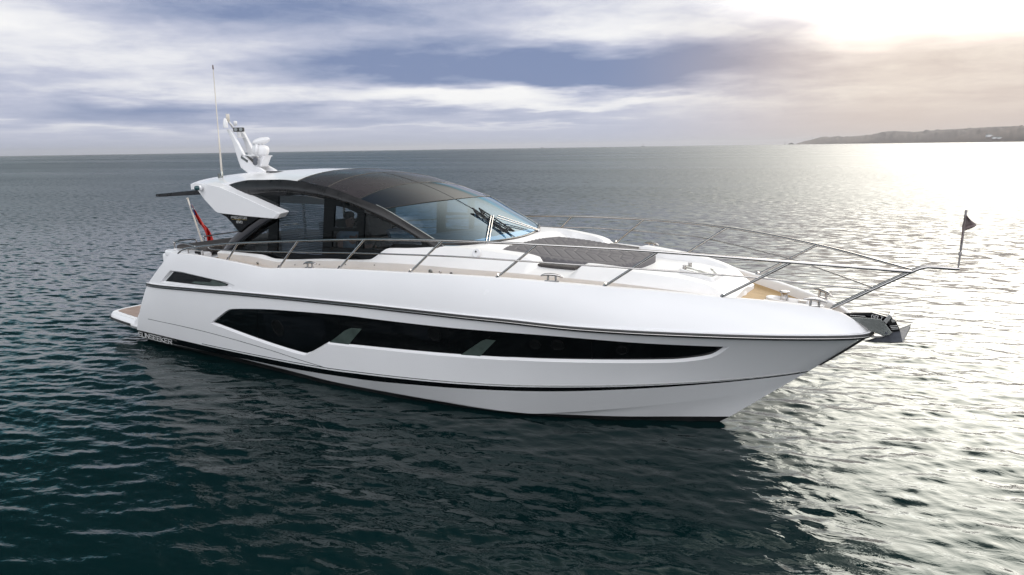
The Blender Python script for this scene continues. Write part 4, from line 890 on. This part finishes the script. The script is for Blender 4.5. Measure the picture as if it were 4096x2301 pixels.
hoop([(2.88, .75, 2.02), (2.88, .76, 2.18), (2.88, .85, 2.22), (2.88, 1.5, 2.22), (2.88, 1.6, 2.18), (2.88, 1.61, 2.02)])
hoop([(3.72, -1.88, 2.0), (3.72, -1.88, 2.10), (3.76, -1.88, 2.13), (4.12, -1.88, 2.11), (4.16, -1.88, 2.08), (4.17, -1.88, 1.98)])
w = MB(); w.box((3.95, -1.84, 2.03), (.16, .03, .10)); w.build('cockpit_locker_door', 'dark', yacht, bevel=.01)

# ================================================================== LOOSE THINGS ON AND ROUND THE BOAT
# quilted sunpad on the foredeck
so_ = [(10.08, -.86), (9.98, -.55), (9.96, 0), (9.98, .55), (10.08, .86), (10.5, .93), (11.0, .90), (11.5, .82), (11.82, .68), (12.0, .42), (12.04, 0), (12.0, -.42), (11.86, -.74), (11.55, -.88), (11.0, -.95), (10.5, -.96)]
sp = [np.array(p) for p in smooth_loop([np.array(p) for p in so_], [0, 4], 5)]
def padtop(x): return np.interp(x, [9.9, 10.4, 11, 12.3], [2.375, 2.34, 2.295, 2.22])
SPA = np.array(sp); ang_in = lambda p: float(np.hypot(SPA[:, 0]-p[0], SPA[:, 1]-p[1]).min())
pts = [(x, y) for x in np.arange(9.98, 12.04, .0115) for y in np.arange(-.96, .96, .016) if inside((x, y), sp) and ang_in((x, y)) > .012]
V, F = cdt(sp, [], pts); vs = []
for x, y in V:
    e = min(1, ang_in((x, y))/.07); h = .035*(1-(1-e)**2)
    def groove(d, w_=.014): return math.exp(-(d/w_)**2)
    gz = 0; ed = ang_in((x, y)); border = .19 if y < -.45 else .085
    tabs = [(-.17, .05), (.52, .72)]                          # two rows of padded tabs with slanting ribs between
    for a_, b_ in tabs: gz += groove(y-a_, .012)*.8 + groove(y-b_, .012)*.8
    on_tab = any(a_ < y < b_ for a_, b_ in tabs); pit = .185
    sl = (x + (.25*(y+.06) if on_tab else (.85*(y+.17) if y < 0 else .85*(y-.05))))/pit; fr_ = abs(sl-round(sl))*pit
    if ed > border: gz += groove(fr_, .015)*(1.1 if on_tab else .8)
    gz = gz*(1 if ed > border-.02 else 0) + groove(ed-border, .012)
    vs.append((x, y, padtop(x)+h-.010*min(1.1, gz)))
pd = MB(); pd.add(vs, F); n = len(sp); bx = [(p[0], p[1], padtop(p[0])) for p in sp]
pd.grid([[np.array(p) for p in bx], [np.array([p[0], p[1], padtop(p[0])-.13]) for p in bx]], closev=True)
tag(pd.build('foredeck_sunpad', 'grey', None, origin=(11.1, 0, 2.3), weld=True), 'grey quilted sunpad lying on the white foredeck in front of the windscreen', 'cushion')
# aft sunpad
ap = MB(); ap.box((3.40, -.05, 2.055), (.98, 3.15, .12)); tag(ap.build('aft_sunpad', 'brown', None, origin=(3.4, 0, 2.0), bevel=.045), 'dark brown padded sunbed at the stern beside the red ensign', 'cushion')
ap = MB(); ap.box((4.02, -.45, 2.04), (.30, 1.7, .30)); tag(ap.build('seat_backrest', 'brown', None, origin=(4.02, -.45, 1.9), bevel=.05), 'dark upholstered backrest standing in the cockpit in front of the stern sunbed', 'backrest')

# ensign
ens = empty('ensign', at(810, 968, Y=0.0)-[0, 0, .12], label='red ensign with blue canton drooping from a slanted white staff at the stern', cat='flag')
Sb, St = at(810, 972, Y=0.0), at(751, 797, Y=0.0)
w = MB(); w.tube([Sb-(St-Sb)*.10, St], .017, 8); stf = w.build('flagstaff', 'woodpole', ens)
w = MB(); w.lathe([(.02, 0), (.032, .008), (.03, .02), (.012, .03)], St, unit(St-Sb), 12); w.build('staff_cap', 'woodpole', stf)
lead = [(762, 815), (768, 838), (779, 864), (793, 893)]; trail = [(766, 817), (783, 843), (800, 876), (816, 893)]
Lp = [(764, 815), (771, 843), (783, 872), (797, 895), (813, 913), (824, 940), (829, 962), (831, 964)]; Rp = [(765, 817), (782, 844), (800, 872), (815, 896), (834, 918), (847, 942), (853, 957), (852, 961)]
fl = MB(); ns_ = 10; rows = []; mis = []
LL, RR_ = spline([np.array([*q, 0.]) for q in Lp], 5), spline([np.array([*q, 0.]) for q in Rp], 5)
for i, (l, r) in enumerate(zip(LL, RR_)):
    rows.append([at(*(l*(1-s)+r*s)[:2], Y=.05*math.sin(s*9+i*.35)+.02*math.sin(i*.5)-.03) for s in np.linspace(0, 1, ns_+1)])
for i in range(len(rows)-1):
    for j in range(ns_):
        k = i/len(rows); mi = 0
        if k < .13: mi = (2 if (j in (4,) or i % 4 == 3) else (0 if j > 7 else 1))
        elif k < .22: mi = 1 if j < 5 else 0
        elif k < .50 and j < 1: mi = 2
        fl.add([rows[i][j], rows[i+1][j], rows[i+1][j+1], rows[i][j+1]], [(0, 1, 2, 3)], mi)
fo2 = fl.build('flag_cloth', ['red', 'blue', 'wflag'], ens, weld=True); sd_ = fo2.modifiers.new('thick', 'SOLIDIFY'); sd_.thickness = .004

# burgee on the pulpit
bg_ = empty('burgee', (15.835, 0, 2.44), label='small tattered grey pennant on a thin pole at the tip of the bow rail', cat='flag')
B0, B1 = at(3833, 1073, Y=0), at(3865, 840, Y=0)
w = MB(); w.tube([B0, B0+(B1-B0)*.3, B0+(B1-B0)*.31, B1], [.010, .010, .013, .013], 8); w.lathe([(.018, -.01), (.02, .01), (.012, .03)], B0+(B1-B0)*.24, (0, 0, 1), 8); pb = w.build('flagstaff', 'pole', bg_)
w = MB(); E1 = [(3864, 861), (3862, 875), (3860, 890), (3857, 905), (3856, 923)]; E2 = [(3868, 862), (3884, 882), (3906, 900), (3898, 907), (3866, 921)]
rows = []
for l, r in zip(spline([np.array([*q, 0.]) for q in E1], 4), spline([np.array([*q, 0.]) for q in E2], 4)):
    rows.append([at(*(l*(1-s)+r*s)[:2], Y=.03*math.sin(s*7+l[1]*.2)*s) for s in np.linspace(0, 1, 9)])
w.grid(rows); rows = []
for l, r in zip(spline([np.array([*q, 0.]) for q in [(3860, 860), (3855, 885), (3850, 905), (3846, 940), (3842, 975)]], 4), spline([np.array([*q, 0.]) for q in [(3864, 862), (3860, 890), (3857, 915), (3851, 945), (3843, 977)]], 4)):
    rows.append([at(*(l*(1-s)+r*s)[:2], Y=-.02+.02*math.sin(s*5+l[1]*.1)) for s in np.linspace(0, 1, 4)])
w.grid(rows); bc = w.build('flag_cloth', 'burg', bg_); sd_ = bc.modifiers.new('thick', 'SOLIDIFY'); sd_.thickness = .004

# anchor
anc = empty('anchor', (15.2, 0, 1.55), label='grey plough anchor with black shank stowed in the bow roller', cat='anchor')
w = MB(); w.prism([at(*q, Y=-.016) for q in [(3372, 1253), (3490, 1251), (3569, 1273), (3580, 1279), (3600, 1322), (3597, 1330), (3568, 1328), (3530, 1282), (3470, 1274), (3392, 1268)]], (0, .032, 0)); shk = w.build('shank', 'black', anc, bevel=.003)
Tp = at(3455, 1367, Y=-.0); Nw = at(3612, 1370, Y=-.26); Fw_ = at(3645, 1296, Y=.24); Fw2 = at(3640, 1318, Y=.26); Hl = at(3600, 1322, Y=0); Mid = at(3572, 1330, Y=-.01); Nb = at(3570, 1370, Y=-.20)
w = MB(); vs = [Tp, Nb, Nw, Hl, Mid, Fw_, Fw2, at(3560, 1374, Y=0)]
w.add(vs, [(0, 1, 4), (1, 3, 4), (1, 2, 3), (2, 6, 5, 3), (0, 4, 5), (4, 3, 5), (0, 7, 1), (7, 2, 1), (0, 5, 6), (0, 6, 7), (7, 6, 2)], 0, False); w.build('fluke', 'galv', anc, bevel=.004)
w = MB(); a, e, L = line_on((3485, 1272), (3533, 1283), -.02); k = L/4; letters(w, 'DELT', lambda x, y: a+e*x+np.array([-e[2], 0, e[0]])*y, .045, k*.62, k*.38, .007, (0, -.004, 0))
for i in range(3): A_, B_ = at(3560+i*3, 1305+i*6, Y=-.0185), at(3590+i*2, 1303+i*6.5, Y=-.0185); w.tube([A_, B_], .0035, 4)
A_, B_ = at(3400, 1262, Y=-.0185), at(3462, 1266, Y=-.0185); w.tube([A_, B_], .0035, 4); w.build('lettering', 'silver', shk)
w = MB(); w.tube([at(3573, 1283, Y=-.03), at(3573, 1283, Y=-.03)+[0, .06, 0]], .022, 12); w.build('shackle_pin', 'steel', shk)

# the helmsman
def person():
    H0 = np.array([6.78, -.78, 1.98])                        # pelvis on the seat
    pe = empty('person', tuple(H0), label='person in a pale blue top seated at the helm behind the side window', cat='person')
    def skin(name, chain, edges, radii, m_, par):
        me = bpy.data.meshes.new(name); me.from_pydata([tuple(np.array(c)) for c in chain], edges, []); me.materials.append(M[m_])
        o = bpy.data.objects.new(name, me); COL.objects.link(o); o.parent = par
        sk = o.modifiers.new('skin', 'SKIN'); sk.use_smooth_shade = True
        for v_, r_ in zip(me.skin_vertices[0].data, radii): v_.radius = r_ if hasattr(r_, '__len__') else (r_, r_)
        me.skin_vertices[0].data[0].use_root = True
        sb = o.modifiers.new('sub', 'SUBSURF'); sb.levels = sb.render_levels = 2; return o
    J = [(0, 0, 0), (0, 0, .18), (.02, 0, .36), (.03, 0, .50), (.05, 0, .56), (.075, 0, .66), (.085, 0, .74), (.085, 0, .80),
         (.02, -.20, .46), (.08, -.26, .22), (.34, -.22, .22), (.43, -.20, .24), (.02, .20, .46), (.10, .27, .20), (.36, .16, .24), (.45, .12, .26),
         (.04, -.10, -.02), (.45, -.12, .02), (.50, -.12, -.40), (.62, -.12, -.44), (.04, .10, -.02), (.45, .12, .02), (.50, .12, -.40), (.62, .12, -.44)]
    E_ = [(0, 1), (1, 2), (2, 3), (3, 4), (4, 5), (5, 6), (6, 7), (3, 8), (8, 9), (9, 10), (10, 11), (3, 12), (12, 13), (13, 14), (14, 15), (0, 16), (16, 17), (17, 18), (18, 19), (0, 20), (20, 21), (21, 22), (22, 23)]
    rd = [(.15, .11), (.13, .10), (.15, .11), (.11, .08), .055, (.075, .085), (.075, .09), (.05, .06), .06, .046, .036, .034, .06, .046, .036, .034, .085, .065, .05, .04, .085, .065, .05, .04]
    body = skin('body', J, E_, rd, 'skin', pe)
    for hx, hy, hz, s_ in ((.43, -.20, .24, -1), (.45, .12, .26, 1)):   # fingers closed on the wheel rim
        for q in range(4): skin('finger', [(hx, hy+s_*(.026-.018*q), hz), (hx+.055, hy+s_*(.026-.018*q), hz+.004), (hx+.08, hy+s_*(.024-.018*q), hz-.022), (hx+.062, hy+s_*(.024-.018*q), hz-.042)], [(0, 1), (1, 2), (2, 3)], [.0095, .0085, .008, .007], 'skin', body)
        skin('thumb', [(hx-.01, hy+s_*.03, hz), (hx+.03, hy+s_*.055, hz+.005), (hx+.058, hy+s_*.05, hz-.01)], [(0, 1), (1, 2)], [.011, .0095, .008], 'skin', body)
    skin('shirt', [J[0], J[1], J[2], (.03, 0, .485), (.02, -.20, .455), (.055, -.235, .33), (.02, .20, .455), (.06, .24, .33)], [(0, 1), (1, 2), (2, 3), (3, 4), (4, 5), (3, 6), (6, 7)], [(.165, .125), (.15, .115), (.165, .125), (.12, .095), .078, .068, .078, .068], 'tee', body)
    skin('trousers', [(0, 0, -.01), (.04, -.10, -.02), (.45, -.12, .02), (.50, -.12, -.38), (.04, .10, -.02), (.45, .12, .02), (.50, .12, -.38)], [(0, 1), (1, 2), (2, 3), (0, 4), (4, 5), (5, 6)], [(.165, .12), .098, .078, .06, .098, .078, .06], 'trousers', body)
    w = MB(); w.lathe([(.02, -.02), (.075, -.01), (.098, .04), (.088, .085), (.05, .115), (.01, .122)], H0+np.array([.065, 0, .735]), (-.12, 0, 1), 18); w.build('hair', 'hair', body)
    w = MB(); hc_ = H0+np.array([.16, 0, .70]); w.lathe([(.004, .028), (.012, .012), (.018, -.004), (.014, -.012)], hc_+[.004, 0, -.008], (.6, 0, .8), 8); w.build('nose', 'skin', body)
    for k in (-1, 1):
        w = MB(); w.lathe([(.006, -.004), (.011, .0), (.006, .006)], hc_+[-.008, k*.034, .022], (1, k*.25, 0), 10); w.build('eye', 'dark', body)
        w = MB(); w.lathe([(.012, -.006), (.024, .0), (.016, .008)], H0+np.array([.075, k*.088, .70]), (0, k, 0), 10); w.build('ear', 'skin', body)
    w = MB(); w.tube([hc_+[-.006, -.024, -.05], hc_+[.003, 0, -.048], hc_+[-.006, .024, -.05]], .005, 5); w.build('mouth', 'hair', body)
person()

# ================================================================== THE FAR SHORE
def bearing(px): return YAW + math.atan((px-PCX)/FPX)
def horizon(px): return 590-.0154*(px-PCX)
def headland():
    prof = [(3150, 573), (3170, 572), (3200, 564), (3238, 554.5), (3255, 550), (3285, 546), (3300, 547), (3332, 543.5), (3360, 545.5), (3400, 542.5), (3442, 540), (3489, 534), (3519, 525.5), (3553, 523), (3596, 525), (3621, 527.5), (3681, 523), (3723, 519), (3808, 515), (3894, 510), (3979, 506), (4096, 504), (4400, 495), (4900, 505), (5600, 540), (5900, 556)]
    pxs = np.linspace(3150, 5900, 700); ri = np.interp(pxs, [p[0] for p in prof], [p[1] for p in prof])
    shore = np.interp(pxs, [3150, 3500, 4096, 5900], [5200, 4000, 2700, 2000]); rows = []
    nv = 26; jag = np.cumsum(rng.normal(0, 1, len(pxs))); jag -= np.linspace(jag[0], jag[-1], len(pxs)); jag = jag/np.abs(jag).max()
    fine = np.convolve(rng.normal(0, 1, len(pxs)), np.ones(3)/3, 'same')
    fld = rng.normal(0, 1, (len(pxs), nv))
    for _ in range(5): fld = (fld+np.roll(fld, 1, 0)+np.roll(fld, -1, 0)+np.roll(fld, 1, 1)+np.roll(fld, -1, 1))/5
    fld /= fld.std()
    for i, px in enumerate(pxs):
        az = bearing(px); ridge_d = shore[i]*1.16; rough = 1.0 if px < 3480 else .25
        hr = max(0.0, (horizon(px)-ri[i])/FPX*ridge_d*math.cos(az-YAW) + CAM[2]) ; hr *= 1.0 if px > 3170 else .2
        hr += fine[i]*0.8*rough*min(1, hr/25)
        col = []
        for j in range(nv):
            s = j/(nv-1); d = shore[i]*(.996+.30*s)+jag[i]*25*(1-s)
            h = hr*math.sin(min(1, s/.55)*math.pi/2)**.8 if s < .55 else hr*math.cos((s-.55)/.45*math.pi/2*.9)
            h = max(-3.0, h*(1+.045*fld[i, j]*(1 if .05 < s < .5 else 0)) - (2 if j == 0 else 0)); col.append((CAM[0]+d*math.sin(az), CAM[1]+d*math.cos(az), h))
        rows.append(col)
    Mh = bpy.data.materials.new('heath'); Mh.use_nodes = True; t = Mh.node_tree; g = G(t); b = t.nodes['Principled BSDF']
    pos = g.n('ShaderNodeNewGeometry').outputs['Position']; n1 = g.noise(g.v('MULTIPLY', pos, (.004, .004, .012)), 1.0, 6, .6); n2 = g.noise(pos, .03, 5, .6)
    g.put(b.inputs['Base Color'], g.mix(g.sm(n1, .42, .58), (.085, .062, .056), (.125, .092, .078))); b.inputs['Roughness'].default_value = .95
    w = MB(); w.grid(np.array(rows)); o = w.build('headland', Mh, None); tag(o, kind='structure')
    return rows, pxs
hl_rows, hl_px = headland()
def on_headland(px, py):
    i = int(np.argmin(np.abs(hl_px-px))); col = np.array(hl_rows[i]); q = proj(col); k = int(np.argmin(np.abs(q[:14, 1]-py))); return col[k]
def house(p, w_, d_, h_, rz, label):
    hs_ = empty('house', tuple(p), label=label, cat='house', group='white houses on the headland'); o = np.array(p)
    m_ = MB(); m_.box(o+[0, 0, h_/2], (w_, d_, h_), rz); m_.build('wall', 'plastic', hs_)
    A = np.array(Matrix.Rotation(rz, 3, 'Z')); pts_ = [o + A @ np.array(q) for q in ((-w_/2-.4, -d_/2-.4, h_), (-w_/2-.4, d_/2+.4, h_), (-w_/2-.4, 0, h_+d_*.4))]; m_ = MB(); m_.prism(pts_, A @ np.array((w_+.8, 0, 0))); m_.build('roof', 'dsteel', hs_)
for px, py, w_, d_, h_, lb in ((3927, 549, 18, 9, 8, 'largest white house low on the far headland slope'), (3947, 555, 15, 8, 6, 'middle white house low on the far headland, between two others'), (3968, 559, 14, 8, 5, 'white house nearest the shore on the far headland')):
    house(on_headland(px, py), w_, d_, h_, .6, lb)
tp_ = on_headland(3231, 556); tw = empty('lookout_tower', tuple(tp_), label='tiny pale tower on the wooded point of the headland', cat='tower')
w = MB(); w.lathe([(3.0, -2), (2.4, 10), (2.8, 10.4), (2.8, 11.2), (1.6, 11.4)], tp_, (0, 0, 1), 14); w.build('shaft', 'plastic', tw); w = MB(); w.lathe([(1.6, 11.4), (1.6, 13.4), (1.9, 13.6), (.2, 15)], tp_, (0, 0, 1), 12); w.build('lantern', 'dark', tw)
rk = MB(); rp_ = np.array([CAM[0]+5000*math.sin(bearing(3152)), CAM[1]+5000*math.cos(bearing(3152)), -1.0])
rows = [[rp_ + np.array([r_*(1+.3*math.sin(5*t+h))*math.cos(t), r_*(1+.25*math.cos(3*t))*math.sin(t), h]) for t in np.linspace(0, 2*math.pi, 18, endpoint=False)] for r_, h in ((20, 0), (15, 5), (9, 9), (3, 12))]
rk.grid(rows, closev=True); rk.add(rows[-1], [tuple(range(18))]); tag(rk.build('rock_islet', mat('rock', (.09, .08, .075), .9, vary=.3, vscale=.2), None, origin=rp_), 'small dark rock islet just off the left end of the headland', 'rock')
for px, dist, L_, hm2, lb in ((2571, 6500, 34, 24, 'faint ship with a tall mast on the horizon above the foredeck rail'), (3127, 6000, 18, 18, 'faint sailing boat with a bare mast beside the rock islet'), (2176, 7500, 36, 8, 'low faint ship on the horizon just right of the black roof')):
    az = bearing(px); o = np.array([CAM[0]+dist*math.sin(az), CAM[1]+dist*math.cos(az), 0.0]); v_ = empty('distant_ship', tuple(o), label=lb, cat='ship'); rz = -az+.3
    A = np.array(Matrix.Rotation(rz, 3, 'Z')); m_ = MB(); out = [(-.5, -.09), (.3, -.10), (.5, 0), (.3, .10), (-.5, .09)]
    m_.prism([o + A @ np.array((a*L_, b*L_, -1)) for a, b in out], (0, 0, L_*.09+1)); m_.build('hull', 'dark', v_)
    m_ = MB(); m_.box(o + A @ np.array((-L_*.2, 0, L_*.15)), (L_*.25, L_*.13, L_*.12), rz); m_.build('deckhouse', 'dsteel', v_)
    m_ = MB(); m_.tube([o+[0, 0, 0], o+[0, 0, hm2]], 1.2, 6); m_.build('mast', 'dark', v_)

# ================================================================== HAZE
hz = MB(); hz.box((CAM[0], CAM[1], 44.0), (32000, 32000, 100.0))
Mz = bpy.data.materials.new('haze_air'); Mz.use_nodes = True; t = Mz.node_tree; t.nodes.clear(); g = G(t)
pv = g.n('ShaderNodeVolumePrincipled'); pv.inputs['Color'].default_value = (0.82, 0.83, 0.88, 1); pv.inputs['Density'].default_value = 0.000085; pv.inputs['Anisotropy'].default_value = 0.3
o = g.n('ShaderNodeOutputMaterial'); t.links.new(pv.outputs[0], o.inputs['Volume'])
tag(hz.build('haze', Mz, None, origin=(CAM[0], CAM[1], 0)), kind='stuff')
